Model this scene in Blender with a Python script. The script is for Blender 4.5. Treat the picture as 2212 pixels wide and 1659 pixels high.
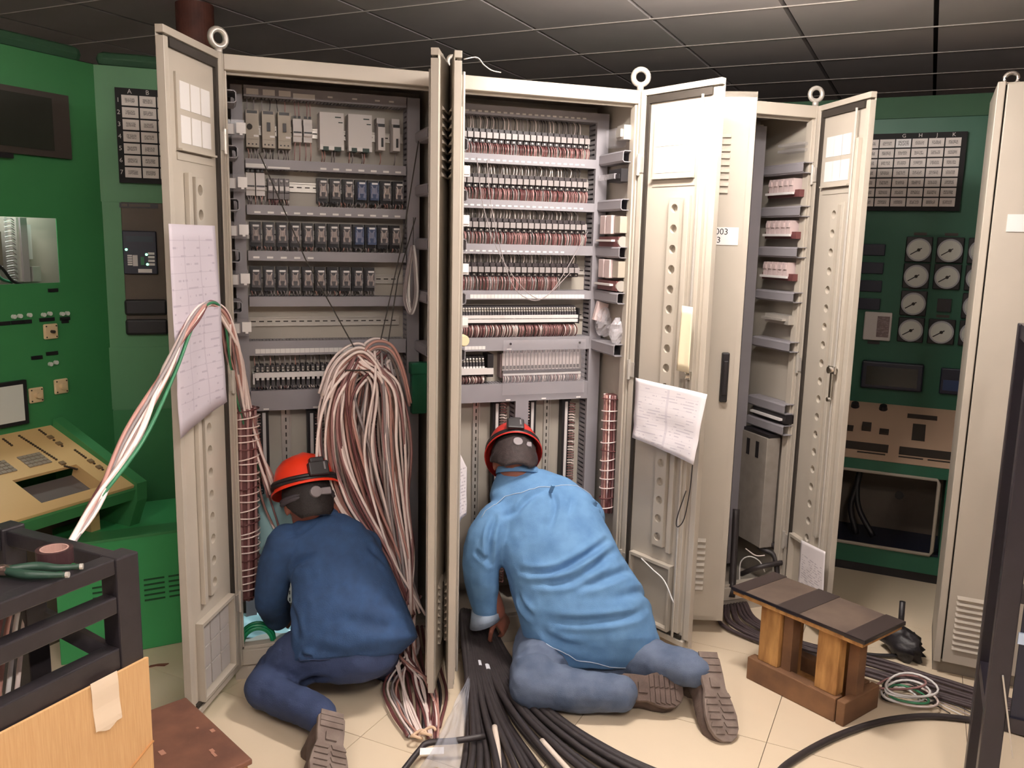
import bpy, math, random
from math import sin, cos, pi, sqrt, radians
from mathutils import Vector as Vec, Matrix, noise
from mathutils.bvhtree import BVHTree
random.seed(7)
for o in list(bpy.data.objects): bpy.data.objects.remove(o)
S = bpy.context.scene; COL = S.collection

# ---------------------------------------------------------------- camera, world, exposure
cam = bpy.data.cameras.new('camera'); cam.sensor_fit = 'HORIZONTAL'; cam.sensor_width = 36
cam.lens = 36 * 1840.86 / 2212; cam.clip_start = .02
co = bpy.data.objects.new('camera', cam); COL.objects.link(co)
R_, U_, F_ = Vec((.944691, -.327190, .022482)), Vec((.033369, .164087, .985881)), Vec((.326260, .930603, -.165929))
mw = Matrix((R_, U_, -F_)).transposed().to_4x4(); mw.translation = (-.0267, -3.0661, 1.6202)
co.matrix_world = mw; S.camera = co
S.view_settings.view_transform = 'Standard'; S.view_settings.look = 'None'; S.view_settings.gamma = 1
S.view_settings.use_curve_mapping = False; S.view_settings.exposure = 0.0
W = bpy.data.worlds.new('world'); S.world = W; W.use_nodes = True
W.node_tree.nodes['Background'].inputs[0].default_value = (.72, .68, .86, 1)
W.node_tree.nodes['Background'].inputs[1].default_value = .06
LAMPS = [  # x, y, z, emission strength, heading, half length
    (1.35, -.75, 2.38, 310, -pi / 4, .28), (-.95, -2.5, 2.54, 100, pi / 4, .58), (2.2, -3.4, 2.54, 25, pi / 4, .58), (.45, -3.35, 2.54, 165, pi / 4, .58)]

# ---------------------------------------------------------------- materials
MATS = {}
def lin(c): return tuple((v / 12.92 if v <= .04045 else ((v + .055) / 1.055) ** 2.4) for v in (x / 255 for x in c)) + (1,)
def mat(name, rgb, rough=.5, metal=0, noise_=0, scale=20, bump=0, bscale=120, alpha=1, emit=0, trans=0, spec=.5, sheen=0, rgb2=None, stretch=None):
    if name in MATS: return MATS[name]
    m = bpy.data.materials.new(name); m.use_nodes = True; nt = m.node_tree; b = nt.nodes['Principled BSDF']
    c = lin(rgb)
    b.inputs['Base Color'].default_value = c; b.inputs['Roughness'].default_value = rough
    b.inputs['Metallic'].default_value = metal; b.inputs['Specular IOR Level'].default_value = spec
    if alpha < 1: b.inputs['Alpha'].default_value = alpha
    if trans: b.inputs['Transmission Weight'].default_value = trans
    if sheen: b.inputs['Sheen Weight'].default_value = sheen
    if emit: b.inputs['Emission Color'].default_value = c; b.inputs['Emission Strength'].default_value = emit
    if noise_ or bump or rgb2:
        tc = nt.nodes.new('ShaderNodeTexCoord'); src = tc.outputs['Object']
        if stretch:
            mp = nt.nodes.new('ShaderNodeMapping'); mp.inputs['Scale'].default_value = stretch
            nt.links.new(src, mp.inputs[0]); src = mp.outputs[0]
    if noise_ or rgb2:
        n = nt.nodes.new('ShaderNodeTexNoise'); n.inputs['Scale'].default_value = scale; n.inputs['Detail'].default_value = 5
        nt.links.new(src, n.inputs['Vector'])
        r = nt.nodes.new('ShaderNodeValToRGB'); r.color_ramp.elements[0].position = .34; r.color_ramp.elements[1].position = .68
        d = lin(rgb2) if rgb2 else tuple(v * (1 - noise_) for v in c[:3]) + (1,)
        r.color_ramp.elements[0].color = d; r.color_ramp.elements[1].color = c
        nt.links.new(n.outputs['Fac'], r.inputs[0]); nt.links.new(r.outputs[0], b.inputs['Base Color'])
    if bump:
        n2 = nt.nodes.new('ShaderNodeTexNoise'); n2.inputs['Scale'].default_value = bscale; n2.inputs['Detail'].default_value = 3
        nt.links.new(src, n2.inputs['Vector'])
        bp = nt.nodes.new('ShaderNodeBump'); bp.inputs['Strength'].default_value = bump; bp.inputs['Distance'].default_value = .003
        nt.links.new(n2.outputs['Fac'], bp.inputs['Height']); nt.links.new(bp.outputs[0], b.inputs['Normal'])
    MATS[name] = m; return m
def print_mat(name, paper, ink, lines, x0, x1, z0, z1, fill=.55, cols=0, rough=.5, frq=9, axis=(0, 2), thr=.47):
    """flat print: rows of ragged text lines inside a margin (Generated coordinates of the sheet)"""
    m = mat(name, paper, rough); nt = m.node_tree; b = nt.nodes['Principled BSDF']; L = nt.links.new
    def mth(op, a, c=None):
        n = nt.nodes.new('ShaderNodeMath'); n.operation = op
        for i, v in enumerate((a, c)):
            if v is None: continue
            if isinstance(v, (int, float)): n.inputs[i].default_value = v
            else: L(v, n.inputs[i])
        return n.outputs[0]
    tc = nt.nodes.new('ShaderNodeTexCoord'); sp = nt.nodes.new('ShaderNodeSeparateXYZ'); L(tc.outputs['Generated'], sp.inputs[0])
    x, z = sp.outputs[axis[0]], sp.outputs[axis[1]]
    box = mth('MULTIPLY', mth('MULTIPLY', mth('GREATER_THAN', x, x0), mth('LESS_THAN', x, x1)), mth('MULTIPLY', mth('GREATER_THAN', z, z0), mth('LESS_THAN', z, z1)))
    zz = mth('MULTIPLY', z, lines); row = mth('FLOOR', zz); fr = mth('FRACT', zz)
    cb = nt.nodes.new('ShaderNodeCombineXYZ'); L(mth('MULTIPLY', x, frq), cb.inputs[0]); L(mth('MULTIPLY', row, 3.7), cb.inputs[1])
    oi = nt.nodes.new('ShaderNodeObjectInfo'); L(mth('MULTIPLY', oi.outputs['Random'], 50), cb.inputs[2])
    n = nt.nodes.new('ShaderNodeTexNoise'); n.inputs['Scale'].default_value = 1.0; n.inputs['Detail'].default_value = 6; L(cb.outputs[0], n.inputs['Vector'])
    k = mth('MULTIPLY', mth('MULTIPLY', box, mth('LESS_THAN', fr, fill)), mth('GREATER_THAN', n.outputs['Fac'], thr))
    if cols:
        g = mth('LESS_THAN', mth('FRACT', mth('MULTIPLY', x, cols)), .06); h = mth('LESS_THAN', mth('FRACT', mth('MULTIPLY', z, lines / 2)), .06)
        k = mth('MAXIMUM', k, mth('MULTIPLY', box, mth('MULTIPLY', mth('MAXIMUM', g, h), .6)))
    mx = nt.nodes.new('ShaderNodeMix'); mx.data_type = 'RGBA'; L(k, mx.inputs[0])
    mx.inputs[6].default_value = lin(paper); mx.inputs[7].default_value = lin(ink); L(mx.outputs[2], b.inputs['Base Color'])
    return m
BEIGE = mat('cabinet_beige_paint', (186, 177, 164), .42, noise_=.06, scale=6, bump=.05, bscale=500)
BEIGE_IN = mat('cabinet_inner_beige', (176, 168, 156), .45, noise_=.06, scale=5)
DUCT = mat('grey_duct_plastic', (146, 142, 147), .5, noise_=.05, scale=8)
MATTE = mat('matte_black', (20, 18, 20), .75)
BLACK = mat('black_plastic', (30, 27, 30), .45)
DARK = mat('dark_rubber', (48, 42, 36), .7)
WHITE = mat('white_label_plastic', (226, 222, 220), .45)
METAL = mat('zinc_metal', (204, 198, 190), .35, .45, noise_=.1, scale=30)
CHROME = mat('chrome', (215, 212, 208), .12, 1)
DEV = mat('breaker_grey_plastic', (170, 160, 146), .5)
DEVL = mat('light_device_plastic', (214, 208, 206), .5)
PINKW = mat('faded_red_wire', (152, 112, 110), .5)
DKRED = mat('dark_red_wire', (104, 60, 60), .5)
WPINK = mat('white_pink_wire', (240, 222, 216), .4)
WGREY = mat('grey_wire', (150, 140, 140), .5)
WTAN = mat('tan_brown_wire', (182, 136, 126), .5)
WBLK = mat('black_wire', (38, 33, 34), .5)
WGRN = mat('green_wire', (52, 120, 84), .5)
GREEN = mat('green_console_paint', (58, 130, 76), .5, noise_=.1, scale=3, bump=.04, bscale=300)
GREEN_L = mat('light_green_paint', (88, 146, 100), .5, noise_=.08, scale=3)
GREEN_T = mat('dull_green_cornice_paint', (52, 92, 64), .7, noise_=.1, scale=4)
DESK = mat('desk_cream_laminate', (222, 184, 128), .4, noise_=.05, scale=5)
CLEAR = mat('clear_plastic_cover', (186, 182, 188), .12, alpha=.22)
BLUECLEAR = mat('blue_clear_cover', (120, 138, 180), .15, alpha=.45)

# ---------------------------------------------------------------- mesh helpers
class M:
    def __init__(s): s.v = []; s.f = []; s.mi = []; s.k = 0
    def add(s, vs, fs):
        n = len(s.v); s.v += [tuple(p) for p in vs]; s.f += [tuple(i + n for i in f) for f in fs]; s.mi += [s.k] * len(fs); return s
    def mat(s, k): s.k = k; return s
    def box(s, x0, y0, z0, x1, y1, z1):
        x0, x1 = min(x0, x1), max(x0, x1); y0, y1 = min(y0, y1), max(y0, y1); z0, z1 = min(z0, z1), max(z0, z1)
        return s.add([(x0, y0, z0), (x1, y0, z0), (x1, y1, z0), (x0, y1, z0), (x0, y0, z1), (x1, y0, z1), (x1, y1, z1), (x0, y1, z1)],
                     [(0, 3, 2, 1), (4, 5, 6, 7), (0, 1, 5, 4), (1, 2, 6, 5), (2, 3, 7, 6), (3, 0, 4, 7)])
    def hexa(s, p):  # 8 corners: bottom 4 ccw, top 4 ccw
        return s.add(p, [(0, 3, 2, 1), (4, 5, 6, 7), (0, 1, 5, 4), (1, 2, 6, 5), (2, 3, 7, 6), (3, 0, 4, 7)])
    def ob(s, c, a, b, d):
        c, a, b, d = Vec(c), Vec(a), Vec(b), Vec(d)
        if a.cross(b).dot(d) < 0: a = -a
        return s.hexa([c - a - b - d, c + a - b - d, c + a + b - d, c - a + b - d, c - a - b + d, c + a - b + d, c + a + b + d, c - a + b + d])
    def bar(s, p, q, w, h, up=(0, 0, 1)):
        p, q = Vec(p), Vec(q); d = (q - p); t = d.normalized(); a = t.cross(Vec(up)).normalized() * w / 2; b = a.cross(t).normalized() * h / 2
        return s.ob((p + q) / 2, d / 2, a, b)
    def cyl(s, p, q, r, r2=None, n=12):
        p, q = Vec(p), Vec(q); r2 = r if r2 is None else r2; t = (q - p).normalized()
        a = t.orthogonal().normalized(); b = t.cross(a); vs = []
        for c, rr in ((p, r), (q, r2)):
            for i in range(n): w = 2 * pi * i / n; vs.append(c + (a * cos(w) + b * sin(w)) * rr)
        return s.add(vs, [(i, (i + 1) % n, n + (i + 1) % n, n + i) for i in range(n)] + [tuple(range(n - 1, -1, -1)), tuple(range(n, 2 * n))])
    def tube(s, pts, r, n=6, closed=False):
        P = [Vec(p) for p in pts]; m = len(P); rr = r if isinstance(r, (list, tuple)) else [r] * m
        T = []
        for i in range(m):
            d = (P[(i + 1) % m] - P[i - 1]) if closed else P[min(i + 1, m - 1)] - P[max(i - 1, 0)]
            T.append(d.normalized() if d.length > 1e-9 else Vec((0, 0, 1)))
        a = T[0].orthogonal().normalized(); vs = []
        for i in range(m):
            a = (a - T[i] * a.dot(T[i])); a = a.normalized() if a.length > 1e-6 else T[i].orthogonal().normalized(); b = T[i].cross(a)
            for j in range(n): w = 2 * pi * j / n; vs.append(P[i] + (a * cos(w) + b * sin(w)) * rr[i])
        fs = [(i * n + j, i * n + (j + 1) % n, ((i + 1) % m) * n + (j + 1) % n, ((i + 1) % m) * n + j) for i in range(m if closed else m - 1) for j in range(n)]
        if not closed: fs += [tuple(range(n - 1, -1, -1)), tuple(range((m - 1) * n, m * n))]
        return s.add(vs, fs)
    def prism(s, poly, fn):  # poly of (a,b); fn(a,b,t) with t 0/1 -> point
        n = len(poly); vs = [fn(a, b, 0) for a, b in poly] + [fn(a, b, 1) for a, b in poly]
        return s.add(vs, [(i, (i + 1) % n, n + (i + 1) % n, n + i) for i in range(n)] + [tuple(range(n - 1, -1, -1)), tuple(range(n, 2 * n))])
    def lathe(s, prof, n=24, fn=lambda x, y, z: (x, y, z)):
        m = len(prof); vs = [fn(r * cos(2 * pi * j / n), r * sin(2 * pi * j / n), z) for r, z in prof for j in range(n)]
        return s.add(vs, [(i * n + j, i * n + (j + 1) % n, (i + 1) * n + (j + 1) % n, (i + 1) * n + j) for i in range(m - 1) for j in range(n)])
    def ell(s, c, a, b, d, nu=20, nv=12):
        c, a, b, d = Vec(c), Vec(a), Vec(b), Vec(d)
        if a.cross(b).dot(d) < 0: a = -a
        vs = [c - d] + [c + (a * cos(2 * pi * j / nu) + b * sin(2 * pi * j / nu)) * sin(pi * i / nv) - d * cos(pi * i / nv) for i in range(1, nv) for j in range(nu)] + [c + d]
        e = len(vs) - 1; fs = [(0, 1 + (j + 1) % nu, 1 + j) for j in range(nu)]
        fs += [(1 + i * nu + j, 1 + i * nu + (j + 1) % nu, 1 + (i + 1) * nu + (j + 1) % nu, 1 + (i + 1) * nu + j) for i in range(nv - 2) for j in range(nu)]
        fs += [(e, e - nu + j, e - nu + (j + 1) % nu) for j in range(nu)]
        return s.add(vs, fs)
    def grid(s, fn, nu, nv, th=0):
        vs = [fn(i / nu, j / nv) for j in range(nv + 1) for i in range(nu + 1)]; w = nu + 1
        return s.add(vs, [(j * w + i, j * w + i + 1, (j + 1) * w + i + 1, (j + 1) * w + i) for j in range(nv) for i in range(nu)])
    def loft(s, rings, n=20, e=2.0):  # rings: (centre, half width vec, half depth vec)
        vs = []
        for c, a, b in rings:
            c, a, b = Vec(c), Vec(a), Vec(b)
            for j in range(n):
                w = 2 * pi * j / n; x, y = cos(w), sin(w); k = (abs(x) ** e + abs(y) ** e) ** (-1 / e); vs.append(c + a * x * k + b * y * k)
        m = len(rings)
        fs = [(i * n + j, i * n + (j + 1) % n, (i + 1) * n + (j + 1) % n, (i + 1) * n + j) for i in range(m - 1) for j in range(n)]
        return s.add(vs, fs + [tuple(range(n - 1, -1, -1)), tuple(range((m - 1) * n, m * n))])
    def mesh(s, name, mats, smooth=False):
        me = bpy.data.meshes.new(name); me.from_pydata(s.v, [], s.f)
        for m in (mats if isinstance(mats, (list, tuple)) else [mats]): me.materials.append(m)
        if len(me.materials) > 1: me.polygons.foreach_set('material_index', s.mi)
        if smooth: me.polygons.foreach_set('use_smooth', [True] * len(me.polygons))
        me.validate(); me.update(); return me
    def obj(s, name, mats, parent=None, loc=None, rz=0, smooth=False, bevel=0, solid=0, kind=None, rot=None):
        return place(name, s.mesh(name, mats, smooth), parent, loc, rz, bevel, solid, kind, rot)
def place(name, me, parent=None, loc=None, rz=0, bevel=0, solid=0, kind=None, rot=None):
    o = bpy.data.objects.new(name, me); COL.objects.link(o); o.parent = parent
    if loc: o.location = loc
    if rot: o.rotation_euler = rot
    elif rz: o.rotation_euler = (0, 0, rz)
    if bevel:
        b = o.modifiers.new('bevel', 'BEVEL'); b.width = bevel; b.segments = 2; b.limit_method = 'ANGLE'
    if solid:
        b = o.modifiers.new('solid', 'SOLIDIFY'); b.thickness = solid; b.offset = 0
    if kind: o['kind'] = kind
    return o
def tag(o, label, cat, group=None):
    o['label'] = label; o['category'] = cat
    if group: o['group'] = group
    return o
def thing(name, label, cat, loc=(0, 0, 0), rz=0, group=None):
    o = bpy.data.objects.new(name, None); COL.objects.link(o); o.location = loc; o.rotation_euler = (0, 0, rz); o.empty_display_size = .1
    return tag(o, label, cat, group)
def struct(o): o['kind'] = 'structure'; return o
def spl(pts, n=8):  # Catmull-Rom
    P = [Vec(p) for p in pts]; P = [P[0] * 2 - P[1]] + P + [P[-1] * 2 - P[-2]]; out = []
    for i in range(1, len(P) - 2):
        a, b, c, d = P[i - 1:i + 3]
        for k in range(n):
            t = k / n; out.append(.5 * ((2 * b) + (c - a) * t + (2 * a - 5 * b + 4 * c - d) * t * t + (3 * b - a - 3 * c + d) * t ** 3))
    return out + [P[-2]]
def text(name, s, size, m, parent, loc, rot, align='CENTER', ext=.0004):
    cu = bpy.data.curves.new(name, 'FONT'); cu.body = s; cu.size = size; cu.align_x = align; cu.align_y = 'CENTER'; cu.extrude = ext; cu.resolution_u = 2
    t = bpy.data.objects.new('tmp', cu); COL.objects.link(t)
    me = bpy.data.meshes.new_from_object(t.evaluated_get(bpy.context.evaluated_depsgraph_get())); bpy.data.objects.remove(t)
    me.name = name; me.materials.clear(); me.materials.append(m)
    return place(name, me, parent, loc, rot=rot)
def rnd(a, b): return random.uniform(a, b)
Q = sqrt(.5); UU = Vec((Q, -Q, 0)); VV = Vec((Q, Q, 0)); ZZ = Vec((0, 0, 1))
def uv(u, v, z=0): return Vec(((u + v) * Q, (v - u) * Q, z))

# ---------------------------------------------------------------- the room (its grid lies at 45 degrees to the cabinet row)
FLOOR = mat('floor_slab', (110, 92, 74), .7, noise_=.2, scale=8)
TILE = mat('cream_floor_tile', (226, 208, 182), .32, noise_=.07, scale=2.2, bump=.03, bscale=60)
fl = struct(M().hexa([uv(-3.4, -4.7, -.12), uv(5.4, -4.7, -.12), uv(5.4, 6.2, -.12), uv(-3.4, 6.2, -.12), uv(-3.4, -4.7, -.004), uv(5.4, -4.7, -.004), uv(5.4, 6.2, -.004), uv(-3.4, 6.2, -.004)]).obj('floor', FLOOR))
tm = M().box(.0012, .0012, -.004, .5988, .5988, 0).mesh('tile', TILE)
for i in range(-4, 8):
    for j in range(-6, 6):
        p = uv(1.211 + .6 * (i - 2), .525 + .6 * j)
        place('tile', tm, fl, p, rz=-pi / 4)
WALLM = mat('dim_wall_paint', (88, 84, 96), .8, noise_=.12, scale=2)
CT = mat('ceiling_tile_board', (222, 214, 212), .85, noise_=.08, scale=3, bump=.15, bscale=90)
TB = mat('ceiling_tee_bar', (200, 192, 184), .5)
CG = mat('ceiling_void_dark', (40, 38, 42), .9)
ZC = 2.67
ce = struct(M().hexa([uv(-3.2, -4.5, ZC + .03), uv(5.2, -4.5, ZC + .03), uv(5.2, 6, ZC + .03), uv(-3.2, 6, ZC + .03), uv(-3.2, -4.5, ZC + .15), uv(5.2, -4.5, ZC + .15), uv(5.2, 6, ZC + .15), uv(-3.2, 6, ZC + .15)]).obj('ceiling', CG))
cm = M().box(.011, .003, 0, .594, .602, .03).mesh('ceiling_tile', CT)
for i in range(-5, 9):
    for j in range(-10, 8):
        u0, v0 = .258 + .605 * (i - 1), 1.928 + .605 * (j - 1)
        if u0 < -3.15 or v0 < -4.45 or u0 > 4.6 or v0 > 5.4: continue
        # local x runs along U, local y along V
        place('ceiling_tile', cm, ce, uv(u0, v0, ZC), rz=-pi / 4)
tb = M().box(-3.2, -.005, -.004, 5.2, .005, .001).mesh('tee_bar', TB)
for j in range(-10, 8):
    v0 = 1.928 + .605 * (j - 1)
    if -4.4 < v0 < 5.9: place('tee_bar', tb, ce, uv(0, v0, ZC), rz=-pi / 4)
WALLL = mat('pale_wall_paint', (176, 170, 176), .8, noise_=.08, scale=2)  # unseen walls made paler to bounce light into the shadows
def wall(n, a, b, WALLM=WALLM):
    a, b = Vec(a) - ZZ * .06, Vec(b) - ZZ * .06; d = (b - a).normalized(); nn = Vec((d.y, -d.x, 0)) * .1
    struct(M().hexa([a, b, b + nn, a + nn, a + ZZ * 2.8, b + ZZ * 2.8, b + nn + ZZ * 2.8, a + nn + ZZ * 2.8]).obj(n, WALLM))
wall('wall_back', uv(5.2, 6), uv(-3.2, 6)); wall('wall_left', uv(-3.2, 6), uv(-3.2, -4.5), WALLL)
wall('wall_right', uv(5.2, -4.5), uv(5.2, 6)); wall('wall_front', uv(-3.2, -4.5), uv(5.2, -4.5), WALLL)
# round column clad in red-brown tiles
c = thing('round_column', 'round red-brown column rising to the dark ceiling behind the leftmost door', 'column', (-.07, 1.40, 0))
CLAD = mat('red_brown_cladding', (120, 72, 58), .6, noise_=.15, scale=14, rgb2=(92, 54, 46))
M().cyl((0, 0, 0), (0, 0, ZC), .085, n=40).obj('shaft', CLAD, c, smooth=False)
for k in range(8): M().cyl((0, 0, .07 + .3 * k), (0, 0, .07 + .3 * k + .294), .09, n=40).obj('cladding_ring', CLAD, c)

# ceiling lights (fluorescent battens; the first hangs just above the view, the aisle ones are unseen, added fill)
def batten(x, y, z, pw, rz, h, label):
    t = thing('ceiling_light', label, 'lamp', (x, y, z), rz, 'fluorescent ceiling battens')
    M().box(-h - .04, -.03, .04, h + .04, .03, .10).obj('housing', WHITE, t, bevel=.01)
    for sx in (-h * .75, h * .75): M().cyl((sx, 0, .10), (sx, 0, ZC - z + .01), .008).obj('hanger', METAL, t)
    em = mat('tube_glow_%d' % pw, (255, 246, 238), .5, emit=pw)
    for sy in (-.032, .032):
        M().cyl((-h, sy, .012), (h, sy, .012), .017, n=12).obj('tube', em, t, smooth=True)
    for sx in (-h - .02, h + .02): M().box(sx - .015, -.055, -.008, sx + .015, .055, .04).obj('end_cap', WHITE, t)
for (x, y, z, pw, rz, h), lb in zip(LAMPS, ('fluorescent batten hanging over the open cabinets', 'fluorescent batten hanging over the left of the aisle', 'fluorescent batten hanging over the right of the aisle', 'fluorescent batten hanging over the middle of the aisle')):
    batten(x, y, z, pw, rz, h, lb)

# ---------------------------------------------------------------- electrical cabinets
H = 2.2; BW = .7823
class Cab:
    def __init__(s, x0, x1, label):
        s.x0 = x0; s.x1 = x1; w = x1 - x0; s.r = thing('electrical_cabinet', label, 'cabinet', (x0, 0, 0), group='row of open electrical cabinets')
        r = s.r
        M().box(.0, .012, 0, w, .42, .058).obj('plinth', BEIGE, r)
        for a in (0, w - .012): M().box(a, .03, .058, a + .012, .42, H - .012).obj('side_panel', BEIGE_IN, r)
        M().box(.012, .41, .058, w - .012, .42, H - .012).obj('back_panel', BEIGE_IN, r)
        M().box(0, .03, H - .012, w, .42, H).obj('roof_panel', BEIGE, r)
        M().box(.012, .03, .058, w - .012, .41, .07).obj('floor_panel', BEIGE_IN, r)
        for a, b in ((.0, 1), (w, -1)):
            M().box(a, 0, .058, a + b * .026, .03, H).box(a + b * .026, .012, .1, a + b * .034, .05, H - .05).obj('post', BEIGE, r, bevel=.002)
        M().box(.026, 0, H - .05, w - .026, .03, H).box(.026, .03, H - .06, w - .026, .045, H - .012).obj('top_rail', BEIGE, r, bevel=.003)
        M().box(.026, 0, .058, w - .026, .03, .115).box(.026, .012, .115, w - .026, .05, .128).obj('bottom_rail', BEIGE, r, bevel=.002)
        M().box(.05, .33, .14, w - .05, .334, 2.16).obj('mounting_plate', BEIGE_IN, r)
    def L(s, x): return x - s.x0
    def put(s, m, name, mats, **k):  # builder in world coordinates
        m.v = [(x - s.x0, y, z) for x, y, z in m.v]; return m.obj(name, mats, s.r, **k)
    def eye(s, x, y=.02, r=.03, rz=0):
        m = M().cyl((0, 0, 0), (0, 0, .02), .013).tube([(r * .72 * cos(a), 0, .02 + r * .8 + r * .72 * sin(a)) for a in (2 * pi * i / 20 for i in range(20))], r * .27, 8, closed=True)
        m.obj('lifting_eye', METAL, s.r, loc=(x - s.x0, y, H), smooth=True, rz=rz)
    def duct(s, x0, x1, z0, z1, labels=(), vert=False, y0=.25, y1=.33):
        m = M(); m.box(x0, y0, z0, x1, y0 + .005, z1).box(x0, y1 - .003, z0, x1, y1, z1)
        if vert:
            for xx, d in ((x0, 1), (x1, -1)):
                m.box(xx, y0 + .005, z0, xx + d * .002, y0 + .018, z1)
                n = int((z1 - z0) / .02)
                for k in range(n): m.box(xx, y0 + .018, z0 + k * .02 + .003, xx + d * .002, y1, z0 + k * .02 + .015)
        else:
            for zz, d in ((z0, 1), (z1, -1)):
                m.box(x0, y0 + .005, zz, x1, y0 + .018, zz + d * .002)
                n = int((x1 - x0) / .0125)
                for k in range(n): m.box(x0 + k * .0125 + .002, y0 + .018, zz, x0 + k * .0125 + .0105, y1, zz + d * .002)
        d = s.put(m, 'wire_duct', DUCT)
        for (lx, lz, lw, lh) in labels:
            mm = LABELS.setdefault((lw, lh), None) or M().box(-lw / 2, -.0015, -lh / 2, lw / 2, 0, lh / 2).mesh('label', WHITE); LABELS[(lw, lh)] = mm
            place('label', mm, d, (lx - s.x0, y0, lz))
        return d
    def rail(s, x0, x1, z, vert=False, h=.035, y=.325):
        m = M(); q = h / 2
        if vert: m.box(x0 - q, y, z, x0 + q, y + .004, x1).box(x0 - q, y - .006, z, x0 - q + .004, y, x1).box(x0 + q - .004, y - .006, z, x0 + q, y, x1)
        else: m.box(x0, y, z - q, x1, y + .004, z + q).box(x0, y - .007, z - q, x1, y, z - q + .005).box(x0, y - .007, z + q - .005, x1, y, z + q)
        r = s.put(m, 'din_rail', METAL)
        L = (x1 - z) if vert else (x1 - x0); sl = MESH('slot', lambda: (M().box(-.0025, -.001, -.008, .0025, 0, .008) if vert else M().box(-.009, -.001, -.0022, .009, 0, .0022)).mesh('slot', DARK), vert)
        for k in range(int(L / .03)):
            t = .015 + k * .03
            place('slot', sl, r, (x0 - s.x0, y, z + t) if vert else (x0 - s.x0 + t, y, z))
    def wires(s, xs, z0, z1, y0, y1, cols, r=.0016, loop=.012, name='wiring'):
        m = M()
        for x in xs:
            m.mat(random.randrange(len(cols))); a = rnd(-.003, .003)
            m.tube(spl([(x, y0, z0), (x + a, y0 - loop, (z0 * .7 + z1 * .3)), (x + a * 1.5, y0 - loop * .7, (z0 * .3 + z1 * .7)), (x + a, y1, z1)], 3), r, 4)
        return s.put(m, name, [MATS[c] for c in cols], kind='stuff')
    def item(s, name, mesh, x, y, z, kids=()):
        o = place(name, mesh, s.r, (x - s.x0, y, z))
        for n, me in kids: place(n, me, o, kind='stuff' if n in ('terminal_lug', 'terminal_cover', 'terminal', 'slot_cover', 'fuse_clip', 'toggle') and me.name[:4] not in ('togg',) or me in TWIN else None)
        return o
LABELS = {}; _ms = {}; TWIN = []
def MESH(n, f, *k):
    key = (n,) + k
    if key not in _ms: _ms[key] = f()
    return _ms[key]

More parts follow.
